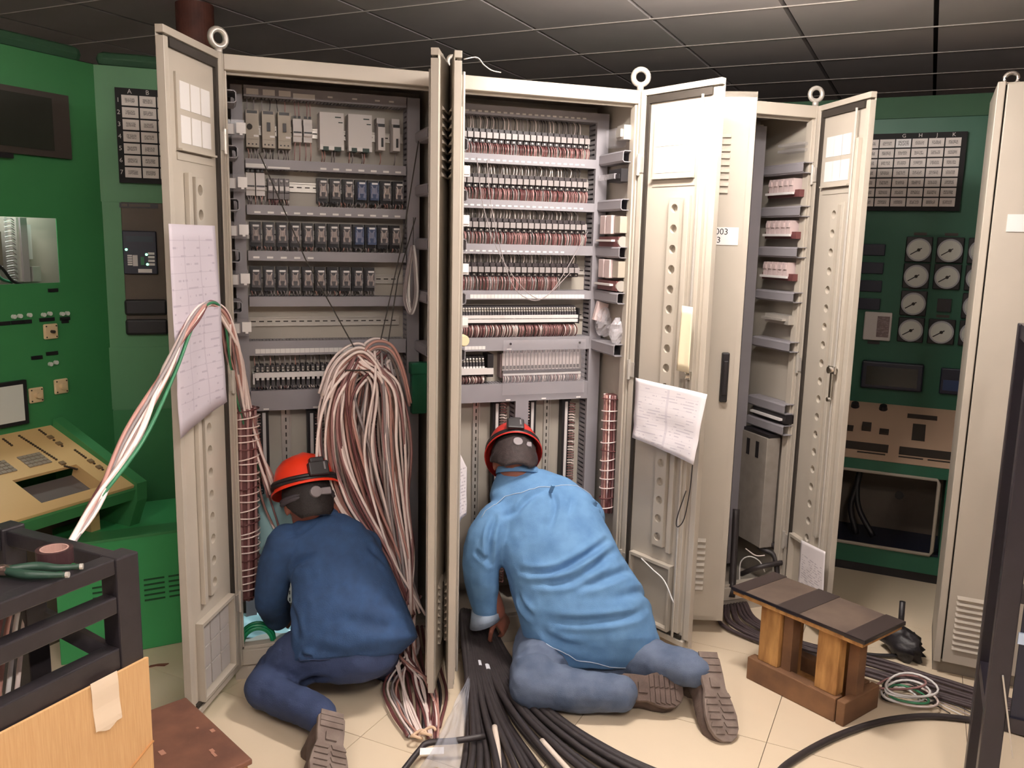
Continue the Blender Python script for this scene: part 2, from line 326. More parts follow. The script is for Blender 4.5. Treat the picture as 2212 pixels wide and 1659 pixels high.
# --- doors: local x runs from the hinge (0) to the free edge (sg*w), inner side +y, outer side -y
def door(cab, hx, hy, sg, ang, w, label, rod=True, holes=None, cards=True, paperframe=True, lock=False, handle=False, lou=True, grid=False, z0=.062, z1=2.198, nh=18, hz=1.752):
    t = .025; X = lambda x: sg * x
    m = M(); b = lambda x0, y0, a0, x1, y1, a1: m.box(X(x0), y0, a0, X(x1), y1, a1)
    b(0, -t, z0, w, -t + .003, z1)                     # outer skin
    b(0, -t, z0, .024, 0, z1); b(w - .003, -t, z0, w, -.004, z1 - .03); b(w - .024, -.006, z0 + .035, w, 0, z1 - .03); b(w - .026, -t, z0 + .035, w - .022, 0, z1 - .03)
    b(.024, -t, z1 - .022, w, 0, z1); b(.024, -t, z0, w - .026, 0, z0 + .022)
    b(.024, -.016, z0 + .022, w - .024, -.013, z1 - .022)  # inner sheet
    o = place('door', m.mesh('door', BEIGE), cab.r, (hx - cab.x0, hy, 0), (-ang if sg > 0 else ang), bevel=.0015)
    o['label'] = label
    g = M(); G = lambda x0, a0, x1, a1: g.box(X(x0), -.013, a0, X(x1), -.003, a1)
    G(.027, z0 + .026, .043, z1 - .026); G(.043, z1 - .052, w - .042, z1 - .026); G(.043, z0 + .026, w - .042, z0 + .04)
    g.obj('gasket', DARK, o)
    # strip of round holes
    hx0, hx1 = .172, .227; c = (hx0 + hx1) / 2; pit = .0752; rr = .0165; hm = M(); yf = .006; yb = -.013
    top = hz + pit / 2; bot = top - pit * nh
    for k in range(nh):
        ca = math.atan2(pit / 2, hx1 - c); AN = [ca * t / 3 for t in range(-3, 3)] + [ca + (pi - 2 * ca) * t / 5 for t in range(5)]; AN += [a + pi for a in AN]; n = len(AN)
        zc = hz - k * pit; ring = [(c + rr * cos(a), zc + rr * sin(a)) for a in AN]; sq = []
        for a in AN:
            q = max(abs(cos(a)) / (hx1 - c), abs(sin(a)) / (pit / 2)); sq.append((c + cos(a) / q, zc + sin(a) / q))
        vs = [(X(x), yf, z) for x, z in ring] + [(X(x), yf, z) for x, z in sq] + [(X(x), yb, z) for x, z in ring]
        fs = [(i, (i + 1) % n, n + (i + 1) % n, n + i) for i in range(n)] + [(i, 2 * n + i, 2 * n + (i + 1) % n, (i + 1) % n) for i in range(n)]
        hm.add(vs, fs)
    for xx in (hx0, hx1): hm.box(X(xx - .001), yb, bot, X(xx + .001), yf, top)
    hm.box(X(hx0), yb, bot - .001, X(hx1), yf, bot + .001).box(X(hx0), yb, top - .001, X(hx1), yf, top + .001)
    hm.obj('hole_strip', BEIGE, o)
    M().box(X(.244), -.013, .42, X(.266), .004, 1.8).obj('stiffener', BEIGE, o, bevel=.002)
    if rod: M().box(X(w - .085), -.013, z0 + .05, X(w - .05), .006, z1 - .16).obj('lock_channel', BEIGE, o, bevel=.002)
    if rod: M().cyl((X(w - .07), .011, z0 + .03), (X(w - .07), .011, z1 - .05), .005, n=8).obj('lock_rod', METAL, o)
    if cards:
        x0, x1 = .07, w - (.105 if rod else .075); f = M().box(X(x0), -.013, 1.865, X(x1), -.006, 2.085).box(X(x0), -.013, 1.862, X(x1), .006, 1.868).obj('card_holder', BEIGE, o)
        cw = (x1 - x0 - .03) / 3; cm_ = MESH('card', lambda: M().box(-cw / 2 + .004, 0, -.04, cw / 2 - .004, .0015, .04).mesh('card', WHITE), round(w, 3))
        for i in range(3):
            for j in range(2): place('card', cm_, f, (X(x0 + .015 + cw * (i + .5)), -.006, 1.925 + j * .098))
        M().box(X(x0), -.013, 1.835, X(x1), -.010, 1.858).obj('holder_flange', BEIGE, o)
    if paperframe:
        x0, x1 = .06, w - (.10 if rod else .07); M().box(X(x0), -.013, .36, X(x1), .012, .372).box(X(x0), -.013, .11, X(x0 + .008), .012, .36).box(X(x1 - .008), -.013, .11, X(x1), .012, .36).box(X(x0), -.013, .1, X(x1), .012, .11).obj('document_pocket', BEIGE, o)
        if grid:
            for i in range(3):
                for j in range(3):
                    a = x0 + .014 + i * (x1 - x0 - .028) / 3; M().box(X(a), -.013, .118 + j * .076, X(a + .066), -.008, .118 + j * .076 + .07).obj('pocket_sheet', GREYP, o)
    for hz_ in (.32, 1.12, 1.92):
        M().cyl((X(.006), .006, hz_ - .04), (X(.006), .006, hz_ + .04), .007, n=10).box(X(.004), .0, hz_ - .03, X(.03), .004, hz_ + .03).obj('hinge', METAL, o)
    if lock:
        k = M().cyl((X(w - .066), .002, 1.14), (X(w - .066), .04, 1.14), .014, n=14).box(X(w - .088), .018, 1.125, X(w - .044), .028, 1.155)
        if lock != 'short': k.box(X(w - .074), .016, 1.02, X(w - .06), .026, 1.13).cyl((X(w - .067), .02, 1.02), (X(w - .067), .034, 1.02), .009, n=10)
        k.obj('lock_mechanism', CHROME, o)
    if lou:
        lm = MESH('louvre', lambda: M().add([(X(.03), 0, 0), (X(.135), 0, 0), (X(.135), 0, .014), (X(.03), 0, .014), (X(.033), -.009, 0), (X(.132), -.009, 0)], [(0, 1, 2, 3), (3, 2, 5, 4), (0, 4, 5, 1), (0, 3, 4), (1, 5, 2)]).mesh('louvre', BEIGE), sg)
        for base in (.2, 1.82):
            for k in range(9): place('louvre', lm, o, (X(w - .225), -t, base + k * .026))
    if handle:
        hh = M().box(X(w - .075), -t - .02, 1.0, X(w - .045), -t, 1.2).box(X(w - .07), -t - .03, 1.03, X(w - .05), -t - .02, 1.17).obj('swing_handle', BLACK, o, bevel=.008)
    return o
GREYP = mat('greyed_paper', (176, 170, 166), .6)

# --- shared device meshes
def mk_relay():
    so = M().box(-.02, 0, -.012, .02, .035, .08).box(-.018, -.004, -.012, .018, 0, .006).mesh('relay', BLACK)
    cv = M().box(-.0165, -.042, .004, .0165, 0, .07).mesh('cover', CLEAR)
    cb = M().box(-.0165, -.042, .004, .0165, 0, .07).mesh('cover', BLUECLEAR)
    co_ = M()
    for sx in (-1, 1): co_.tube(spl([(sx * .009, -.036, .012), (sx * .0105, -.036, .026), (sx * .005, -.036, .042), (sx * .010, -.034, .058)], 4), [.0042] * 3 + [.0034] * 3 + [.0024] * 7, 6)
    co_ = co_.box(-.010, -.034, .028, .010, -.01, .05).mesh('coil', mat('relay_coil_metal', (168, 152, 142), .3, .5))
    lb = M().box(-.011, -.044, .062, .011, -.042, .069).mesh('label', WHITE)
    return so, cv, cb, co_, lb
RL = mk_relay()
def relay_row(cab, x0, x1, n, z, blue=(), dim=0):
    p = (x1 - x0) / n
    for i in range(n):
        cab.item('relay', RL[0], x0 + p * (i + .5), .292, z, [('cover', RL[2] if i in blue else RL[1]), ('coil', RL[3]), ('label', RL[4])])
SR = (M().box(-.0125, 0, 0, .0125, .06, .056).box(-.010, -.010, .002, .010, 0, .016).box(-.010, -.008, .042, .010, 0, .055).mesh('slim_relay', mat('brown_black_plastic', (50, 42, 44), .5)),
      M().box(-.0105, -.024, .018, .0105, 0, .04).mesh('cover', mat('smoky_relay_cover', (154, 147, 146), .2, spec=.8)),
      None, M().cyl((0, -.011, .009), (0, -.013, .009), .0035, n=8).mesh('screw', METAL))
def slim_row(cab, x0, n, p, z):
    for i in range(n): cab.item('slim_relay', SR[0], x0 + p * (i + .5), .27, z, [('cover', SR[1]), ('screw', SR[3])])
TBM = (M().box(-.0056, 0, 0, .0056, .05, .085).box(-.004, -.014, .02, .004, 0, .06).mesh('terminal_block', mat('terminal_dark_plastic', (70, 66, 70), .5)),
       M().cyl((0, -.001, .07), (0, -.008, .076), .004, n=8).box(-.0035, -.012, .062, .0035, 0, .068).mesh('screw', METAL),
       M().box(-.005, -.017, .03, .005, -.014, .045).mesh('marker', WHITE))
def term_row(cab, x0, n, p, z, y=.28):
    for i in range(n): cab.item('terminal_block', TBM[0], x0 + p * (i + .5), y, z, [('screw', TBM[1]), ('marker', TBM[2])])
def vstrip(cab, x, z0, z1, y=.29, wire=1, cols=('faded_red_wire', 'dark_red_wire', 'white_pink_wire')):
    cab.put(M().box(x - .017, y, z0, x + .017, .33, z1).box(x - .020, y - .005, z1, x + .020, .33, z1 + .01), 'terminal_strip', BLACK)
    cab.put(M().box(x - .006, y - .004, z0, x + .006, y, z1 - .004), 'marker_strip', DEVL)
    m = M(); n = int((z1 - z0) / .012)
    for k in range(n):
        z = z0 + .006 + k * .012; m.mat(random.randrange(len(cols)))
        m.tube(spl([(x + wire * .014, y, z), (x + wire * .024, y - .016, z + .004), (x + wire * .036, y - .012, z - .002), (x + wire * .05, y + .02, z - .006)], 2), .0028, 4)
    cab.put(m, 'wiring', [MATS[c] for c in cols], kind='stuff')
RW2 = ('faded_red_wire', 'dark_red_wire', 'dark_red_wire', 'faded_red_wire', 'grey_wire'); RW = ('faded_red_wire', 'dark_red_wire', 'white_pink_wire', 'faded_red_wire'); GW = ('grey_wire', 'black_wire', 'tan_brown_wire', 'grey_wire')

# =============================================================== cabinet 1
c1 = Cab(0, BW, 'open beige cabinet with breakers and power supplies, leftmost of the row')
c1.eye(.012, .02, .038, .5); c1.eye(BW - .02, .02, .028, 1.2)
c1.duct(.05, .09, .12, 2.146, vert=True); c1.duct(.69, .738, .12, 2.146, vert=True)
lab = lambda xs, z, w=.022, h=.007: [(x, z, w, h) for x in xs]
c1.duct(.095, .685, 2.109, 2.147, lab([.125, .182, .238], 2.126, .042, .02) + lab([.306], 2.121, .078, .018) + lab([.40, .49, .575, .628], 2.126, .018, .006))
c1.duct(.095, .685, 1.858, 1.893, lab([.13], 1.868, .07, .014) + lab([.212], 1.864, .078, .006) + lab([.372 + .047 * i for i in range(7)], 1.868))
c1.duct(.095, .685, 1.693, 1.729, lab([.132 + .0472 * i for i in range(12)], 1.702))
c1.duct(.095, .685, 1.526, 1.562, lab([.124 + .049 * i for i in range(5)], 1.538))
c1.duct(.095, .685, 1.356, 1.393); c1.duct(.09, .685, 1.171, 1.226, lab([.12 + .0182 * i for i in range(29)], 1.188, .0172, .017))
c1.duct(.085, .69, .959, 1.036, lab([.145, .33, .5], .965, .02, .006))
for z in (2.0, 1.8, 1.622, 1.458): c1.rail(.095, .685, z)
c1.rail(.095, .672, 1.293); c1.rail(.1, .68, 1.1)
bk = M().box(-.0225, 0, 0, .0225, .06, .13).box(-.0225, -.003, .028, .0225, 0, .112).box(-.0225, -.001, .002, .0225, 0, .024).mesh('circuit_breaker', DEV)
tg = M().box(-.006, -.014, .058, .006, -.003, .088).mesh('toggle', BLACK)
sc = M().box(-.018, -.002, .118, .018, 0, .128).box(-.016, -.003, .008, -.011, -.001, .013).box(-.003, -.003, .008, .002, -.001, .013).box(.010, -.003, .008, .015, -.001, .013).mesh('terminal_cover', BLACK)
kn = M().cyl((-.010, -.003, .07), (-.010, -.012, .07), .010, n=14).box(-.012, -.016, .06, -.008, -.012, .08).mesh('rotary_knob', DARK)
wl = M().box(.004, -.0045, .036, .021, -.003, .043).mesh('label', WHITE)
for i, x in enumerate((.1225, .179, .235)): c1.item('circuit_breaker', bk, x, .262, 1.934, [('rotary_knob', kn) if i == 0 else ('toggle', tg), ('terminal_cover', sc), ('label', wl)])
mc = M().box(-.0155, .01, 0, .0155, .07, .082).box(-.0155, 0, .02, .0155, .01, .06).box(-.0155, -.003, .022, .0155, 0, .03).mesh('miniature_breaker', DEVL)
ms_ = M().box(-.014, -.004, .031, .014, -.001, .036).box(-.012, .004, .084, -.003, .012, .092).box(.003, .004, .084, .012, .012, .092).mesh('toggle', BLACK)
TWIN.append(ms_)
for x in (.282, .32): c1.item('miniature_breaker', mc, x, .265, 1.962, [('toggle', ms_)])
for x in (.111, .146): c1.item('miniature_breaker', mc, x, .265, 1.762, [('toggle', ms_)])
ps = M().box(-.044, 0, 0, .044, .08, .122).mesh('power_supply', DEVL)
pf = M().box(-.044, -.002, -.012, -.033, .05, .006).box(-.012, -.002, -.012, .008, .05, .003).box(.034, -.002, -.012, .044, .05, .006).mesh('terminal_lug', WHITE)
pk = M().box(-.034, .002, -.014, -.011, .06, 0).box(.008, .002, -.014, .035, .06, 0).box(.012, -.001, .104, .034, 0, .108).box(.024, -.001, .086, .04, 0, .0895).mesh('terminal', mat('dark_green_terminal', (34, 56, 50), .5))
for x in (.405, .510): c1.item('power_supply', ps, x, .25, 1.95, [('terminal_lug', pf), ('terminal', pk)])
sl_ = M().box(-.013, 0, 0, .013, .075, .085).box(-.015, .02, .1, .015, .075, .12).box(-.013, .01, .085, .013, .075, .1).mesh('slim_module', DEVL)
sk = M().box(-.002, -.004, .012, .006, 0, .045).box(-.012, .002, .087, .012, .01, .097).mesh('slot_cover', BLACK)
for x in (.591, .648): c1.item('slim_module', sl_, x, .25, 1.947, [('slot_cover', sk)])
fb = M().box(-.009, 0, .0, .009, .06, .075).box(-.008, -.01, .024, .008, 0, .05).mesh('fuse_terminal', mat('fuse_dark_plastic', (92, 84, 84), .4))
fk = M().box(-.007, -.013, .03, .007, -.01, .046).cyl((0, -.001, .062), (0, -.006, .066), .005, n=8).mesh('fuse_clip', DEVL)
for i in range(4): c1.item('fuse_terminal', fb, .181 + .0198 * i, .27, 1.752, [('fuse_clip', fk)])
relay_row(c1, .348, .684, 7, 1.756, (3, 4)); relay_row(c1, .101, .672, 12, 1.588, (8, 9)); relay_row(c1, .098, .572, 10, 1.423)
term_row(c1, .108, 30, .0188, 1.045)
c1.put(M().box(.108, .258, 1.085, .67, .27, 1.104), 'marker_strip', WHITE)
c1.put(M().box(.1, .262, 1.06, .107, .33, 1.10), 'end_stop', WHITE)
for xs, za, zb, cols, loop in (([.105 + .056 * i + .012 * j for i in range(3) for j in range(4)], 1.93, 1.895, GW, .004), ([.275, .292, .312, .33], 1.962, 1.895, ('faded_red_wire', 'tan_brown_wire'), .008),
        ([.278, .29, .318, .33], 2.048, 2.11, ('faded_red_wire', 'tan_brown_wire'), .006), ([.105, .13, .16, .185, .215, .24], 2.066, 2.108, GW, .004), ([.37, .38, .41, .42, .475, .485, .52, .53, .59, .65], 1.938, 1.895, GW, .01),
        ([.1 + .009 * i for i in range(8)], 1.762, 1.73, GW, .006), ([.176 + .0085 * i for i in range(9)], 1.752, 1.73, RW, .012), ([.357 + .0118 * i for i in range(28)], 1.748, 1.73, GW, .012),
        ([.108 + .0118 * i for i in range(48)], 1.578, 1.562, GW, .012), ([.104 + .0118 * i for i in range(40)], 1.412, 1.394, GW, .01), ([.11 + .0094 * i for i in range(59)], 1.048, 1.036, ('grey_wire', 'white_pink_wire', 'faded_red_wire'), .014),
        ([.11 + .0188 * i for i in range(30)], 1.13, 1.168, GW, .006)):
    c1.wires(xs, za, zb, .285, .3, cols, .0022, loop)
vstrip(c1, .138, .14, .948, wire=-1); c1.rail(.222, .95, .14, vert=True); vstrip(c1, .318, .14, .938, wire=1); c1.rail(.44, .95, .14, vert=True); vstrip(c1, .54, .14, .938); c1.duct(.6, .65, .14, .95, vert=True)
# ducts and clear modules on its left side wall
def side_duct(cab, xw, sg, z, y0=.07, y1=.25, h=.042, d=.05):
    """short open-ended duct on a side wall, running back from the front"""
    m = M(); a, b = xw, xw + sg * d
    m.box(a, y0, z - h / 2, a + sg * .002, y1, z + h / 2).box(b, y0, z - h / 2 + .006, b - sg * .003, y1, z + h / 2 - .006)
    m.box(a, y0, z - h / 2, b - sg * .006, y1, z - h / 2 + .003).box(a, y0, z + h / 2 - .003, b - sg * .006, y1, z + h / 2)
    for s_ in (-1, 1): m.ob((b - sg * .0045, (y0 + y1) / 2, z + s_ * (h / 2 - .0045)), (0, (y1 - y0) / 2, 0), Vec((sg * .0042, 0, -s_ * .0042)), Vec((sg * .001, 0, s_ * .001)))
    cab.put(m, 'wire_duct', DUCT)
def side_mod(cab, z, y=.17):
    cab.put(M().box(.018, y, z - .03, .092, y + .05, z + .03), 'interface_module', CLEAR)
    cab.put(M().box(.03, y - .004, z - .02, .058, y + .03, z + .016), 'module_core', mat('module_grey_plastic', (168, 158, 156), .4))
    cab.put(M().box(.064, y - .008, z - .016, .096, y - .002, z + .02).box(.075, y - .008, z - .022, .085, y - .002, z - .016), 'module_card', mat('bright_card', (246, 242, 240), .4))
    cab.put(M().box(.036, y - .009, z - .02, .054, y - .004, z + .014), 'module_card', WHITE)
for z in (2.075, 1.895, 1.72, 1.545, 1.37): side_duct(c1, .014, 1, z, .05, .2)
for z in (1.985, 1.80, 1.635, 1.462, 1.287): side_mod(c1, z)
for z in (2.0, 1.8, 1.6, 1.4, 1.2): side_duct(c1, BW - .014, -1, z, .05, .24)
GG = mat('green_module_plastic', (40, 116, 84), .35)
c1.put(M().box(.70, .2, .93, .76, .24, 1.12).box(.695, .195, 1.09, .77, .245, 1.135), 'green_terminal_module', GG, bevel=.004)
door(c1, .021, -.014, 1, 2.0053, .379, 'cream door swung out to the left, papers hung on its inside', grid=True, rod=False)
door(c1, .776, -.012, -1, 1.186, .405, 'cream door seen on its thin edge, left of the close pair', lock=False)

# =============================================================== cabinet 2
c2 = Cab(BW, 2 * BW, 'open beige cabinet packed with rows of slim relays, middle of the row')
c2.eye(BW + .02, .02, .028, .4); c2.eye(2 * BW - .012, .02, .04, -.35)
c2.duct(.835, .875, .12, 2.14, vert=True); c2.duct(1.482, 1.535, .12, 2.142, vert=True)
for z0, z1, n in ((2.105, 2.142, 20), (1.921, 1.957, 20), (1.745, 1.78, 20), (1.565, 1.605, 17)):
    c2.duct(.88, 1.483, z0, z1, lab([.925 + .0262 * i for i in range(n)], z0 + .012, .015, .006))
c2.duct(.88, 1.483, 1.382, 1.418, lab([.955 + .0148 * i for i in range(34)], 1.394, .0138, .016))
c2.duct(.88, 1.483, 1.17, 1.224, lab([.935 + .0148 * i for i in range(6)], 1.184, .0138, .014) + lab([1.12], 1.176, .02, .005))
c2.duct(.88, 1.483, .955, 1.03, lab([1.12, 1.28, 1.44], .962, .02, .006))
for zr in (2.025, 1.852, 1.68, 1.5): c2.rail(.88, 1.48, zr)
slim_row(c2, .9, 21, .0263, 1.998); slim_row(c2, .9, 21, .0263, 1.825); slim_row(c2, .9, 21, .0263, 1.652); slim_row(c2, .9, 20, .0263, 1.474)
for za, zb, n in ((2.001, 1.956, 84), (1.828, 1.78, 84), (1.655, 1.604, 84), (1.477, 1.42, 66)):
    c2.wires([.905 + .0066 * i for i in range(n)], za, zb - .012, .272, .275, RW2, .0024, .018)
for za, zb in ((2.053, 2.105), (1.88, 1.92), (1.707, 1.745), (1.53, 1.566)): c2.wires([.91 + .0131 * i for i in range(40)], za, zb, .285, .3, ('black_wire', 'grey_wire', 'white_pink_wire'), .0018, .004)
term_row(c2, .9, 46, .0114, 1.268); c2.rail(.88, 1.48, 1.31)
c2.put(M().box(.9, .255, 1.286, 1.427, .266, 1.300).box(.9, .253, 1.303, 1.427, .266, 1.316), 'marker_strip', DEVL)
c2.put(M().box(1.427, .25, 1.28, 1.432, .32, 1.345), 'end_stop', BLACK)
c2.wires([.903 + .0057 * i for i in range(92)], 1.275, 1.222, .275, .28, RW, .0022, .02)
term_row(c2, .9, 9, .0134, 1.06); c2.put(M().box(.9, .255, 1.072, 1.055, .268, 1.098), 'marker_strip', DEVL); c2.put(M().box(1.03, .258, 1.06, 1.055, .33, 1.155), 'end_stop', BLACK)
c2.wires([.903 + .0067 * i for i in range(18)], 1.062, 1.03, .275, .28, RW, .0022, .016)
# covered terminal group
c2.put(M().box(1.095, .29, 1.05, 1.455, .33, 1.15), 'terminal_base', mat('pinkish_grey_plastic', (150, 128, 130), .5))
fus = M().box(-.0065, -.012, .0, .0065, .0, .085).mesh('fuse_holder', mat('pale_fuse_plastic', (196, 184, 180), .45))
fdk = M().box(-.0045, -.0135, .018, .0045, -.012, .032).mesh('fuse_window', DARK)
for i in range(22): c2.item('fuse_holder', fus, 1.106 + .0161 * i, .29, 1.07, [('fuse_window', fdk)])
c2.put(M().box(1.1, .27, 1.073, 1.455, .278, 1.083), 'marker_strip', BLACK); c2.put(M().box(1.102, .266, 1.062, 1.455, .274, 1.069), 'marker_strip', WHITE)
c2.wires([1.105 + .0081 * i for i in range(44)], 1.06, 1.028, .275, .28, ('white_pink_wire', 'faded_red_wire', 'grey_wire'), .0022, .012)
c2.wires([1.105 + .0081 * i for i in range(44)], 1.152, 1.172, .285, .29, ('white_pink_wire', 'faded_red_wire'), .002, .004)
c2.put(M().box(1.09, .236, .985, 1.46, .238, 1.215), 'clear_shield', mat('clear_acrylic', (206, 200, 206), .08, alpha=.13))
for sx in (1.12, 1.43): c2.put(M().cyl((sx, .236, 1.2), (sx, .232, 1.2), .005, n=10), 'shield_screw', CHROME)
c2.rail(1.004, .95, .14, vert=True, h=.03); vstrip(c2, 1.085, .14, .945); c2.duct(1.154, 1.212, .14, .955, vert=True); vstrip(c2, 1.245, .14, .945, wire=-1)
c2.rail(1.326, .95, .14, vert=True, h=.03); vstrip(c2, 1.402, .14, .94, wire=1)
xw = 2 * BW - .014
for z in (1.955, 1.77, 1.583, 1.40): side_duct(c2, xw, -1, z, .03, .26, .045, .055)
side_duct(c2, xw, -1, 1.19, .03, .32, .05, .06)
CLR = mat('crumpled_clear_wrap', (226, 222, 228), .15, alpha=.35, bump=.6, bscale=60)
def side_relay(z, y0, n=2, h=.075):
    for k in range(n): c2.put(M().box(xw - .06, y0 + k * .058, z, xw, y0 + k * .058 + .05, z + h), 'side_relay', mat('pale_pink_relay', (206, 186, 184), .4), bevel=.003)
    c2.put(M().box(xw - .05, y0 - .05, z - .05, xw, y0 + .13, z - .01), 'relay_socket', DKRED); c2.put(M().box(xw - .066, y0 - .02, z - .03, xw - .05, y0 + .13, z - .022), 'marker_strip', DEVL)
    c2.put(M().box(xw - .05, y0 - .06, z + .005, xw, y0 - .01, z + .07), 'end_terminal', DEV); c2.put(M().cyl((xw - .03, y0 - .055, z - .03), (xw - .03, y0 - .045, z - .03), .022, n=14), 'cable_gland', METAL)
side_relay(1.655, .1); side_relay(1.478, .1)
c2.put(M().box(xw - .05, .05, 1.86, xw, .16, 1.91).box(xw - .055, .06, 1.872, xw - .05, .15, 1.89), 'side_terminal_group', BLACK); c2.put(M().box(xw - .06, .09, 1.872, xw - .05, .24, 1.893), 'marker_strip', CLR)
c2.put(M().box(xw - .05, .04, 2.02, xw, .1, 2.075).box(xw - .06, .05, 2.03, xw - .05, .09, 2.06), 'side_terminal_group', METAL); c2.put(M().box(xw - .05, .12, 2.0, xw, .2, 2.07), 'side_terminal_group', CLEAR)
def blob(c, rx, ry, rz_, seed, amp=.35):
    m = M().ell((0, 0, 0), (rx, 0, 0), (0, ry, 0), (0, 0, rz_), 18, 12)
    m.v = [tuple(Vec(c) + Vec(p) * (1 + amp * noise.noise(Vec(p) * 45 + Vec((seed, 0, 0))))) for p in m.v]; return m
tag(blob((xw - .035, .06, 1.265), .03, .035, .055, 1).obj('plastic_wrap', CLR), 'crumpled clear plastic wrap lying at the front end of a side duct', 'plastic wrap')
tag(blob((xw - .035, .19, 1.285), .03, .05, .06, 5).obj('plastic_wrap', CLR), 'crumpled clear plastic wrap pushed far back on a side duct', 'plastic wrap')
tag(M().box(0, 0, 0, .05, .02, .08).obj('spare_relay', mat('pale_pink_relay', (206, 186, 184), .4), loc=(xw - .075, .2, 1.3), rot=(0, .25, 0)), 'pale spare relay standing in the clear wrap inside the middle cabinet', 'relay')
# left wall of cabinet 2: duct ends and clear modules just right of the paired doors
for z in (1.965, 1.78, 1.60, 1.40, 1.185): side_duct(c2, BW + .014, 1, z, .04, .2, .045, .075)
for z in (1.87, 1.69, 1.51, 1.31): c2.put(M().box(BW + .03, .05, z - .02, BW + .10, .09, z + .02), 'interface_module', DEVL); c2.put(M().box(BW + .075, .045, z - .012, BW + .098, .05, z + .014), 'module_card', WHITE)
c2.put(M().cyl((BW + .07, .0, 1.245), (BW + .07, .04, 1.245), .022, n=16).cyl((BW + .07, .0, 1.245), (BW + .07, -.012, 1.245), .018, n=16), 'cream_cap', mat('cream_cap_plastic', (224, 208, 170), .5))
door(c2, .802, -.012, 1, 1.775, .383, 'cream door seen on its thin edge, right of the close pair')
door(c2, 2 * BW - .023, -.012, -1, 1.9074, .379, 'bright cream door with a creased wiring sheet across its lock', lock='short')

# =============================================================== cabinet 3
c3 = Cab(2 * BW, 2 * BW + .8237, 'dim beige cabinet behind the half-open numbered door, rightmost of the row')
X3 = 2 * BW + .8237
c3.eye(X3 - .02, .02, .036, -.3)
c3.duct(1.63, 1.68, .12, 2.14, vert=True); c3.duct(2.245, 2.30, .12, 2.142, vert=True)
for z0, z1 in ((2.105, 2.142), (1.921, 1.957), (1.745, 1.78), (1.565, 1.605), (1.382, 1.418), (1.17, 1.224)): c3.duct(1.69, 2.24, z0, z1)
for zz in (1.966, 1.796, 1.62): slim_row(c3, 2.06, 6, .0263, zz)
xw3 = X3 - .014
for z in (1.95, 1.77, 1.597, 1.405, 1.19, .915, .82): side_duct(c3, xw3, -1, z, .0, .27, .045, .06)
for z in (1.862, 1.685, 1.505):
    rm = MESH('small_relay', lambda: M().box(0, 0, 0, .05, .026, .06).box(-.006, .004, .03, 0, .022, .05).mesh('small_relay', mat('pale_pink_relay', (206, 186, 184), .4)))
    for k in range(5): c3.item('small_relay', rm, xw3 - .055, .06 + k * .036, z - .012)
    c3.put(M().box(xw3 - .045, .03, z - .03, xw3, .25, z + .0), 'relay_socket', DKRED); c3.put(M().box(xw3 - .066, .05, z - .02, xw3 - .055, .24, z - .01), 'marker_strip', WHITE)
c3.put(M().box(xw3 - .05, .03, 1.285, xw3, .2, 1.325).box(xw3 - .07, .05, 1.3, xw3 - .05, .2, 1.31), 'side_terminal_group', METAL)
for z in (2.045, 2.02): c3.put(M().box(xw3 - .06, .03, z, xw3, .18, z + .012), 'side_terminal_group', CLEAR)
c3.put(M().box(xw3 - .05, .0, .85, xw3, .24, .89), 'relay_socket', BLACK); c3.put(M().box(xw3 - .066, .02, .862, xw3 - .05, .24, .872), 'marker_strip', WHITE)
# tall grey power unit on the side wall
pu = c3.put(M().box(xw3 - .09, .06, .26, xw3 - .02, .27, .775), 'power_unit', mat('weathered_grey_metal', (150, 142, 134), .5, noise_=.18, scale=18), bevel=.004)
for yy in (.12, .19): c3.put(M().box(xw3 - .092, yy, .67, xw3 - .089, yy + .022, .745), 'vent_slot', BLACK)
c3.put(M().box(xw3 - .085, .06, .775, xw3 - .02, .26, .79), 'vent_top', BLACK)
d3 = door(c3, 1.585, -.01, 1, radians(22), .40, 'half-open cream door with slots, number plate and black handle', handle=True, lou=True)
pl_ = M().box(.2, -.0285, 1.622, .36, -.025, 1.69).obj('number_plate', WHITE, d3)
text('plate_lettering', '003', .034, BLACK, d3, (.295, -.029, 1.672), (pi / 2, 0, 0)); text('plate_lettering', '3', .034, BLACK, d3, (.285, -.029, 1.64), (pi / 2, 0, 0))
door(c3, X3 - .024, -.004, -1, 1.4111, .379, 'cream door opened square to the row, papers in its bottom pocket', lock=True, nh=20)

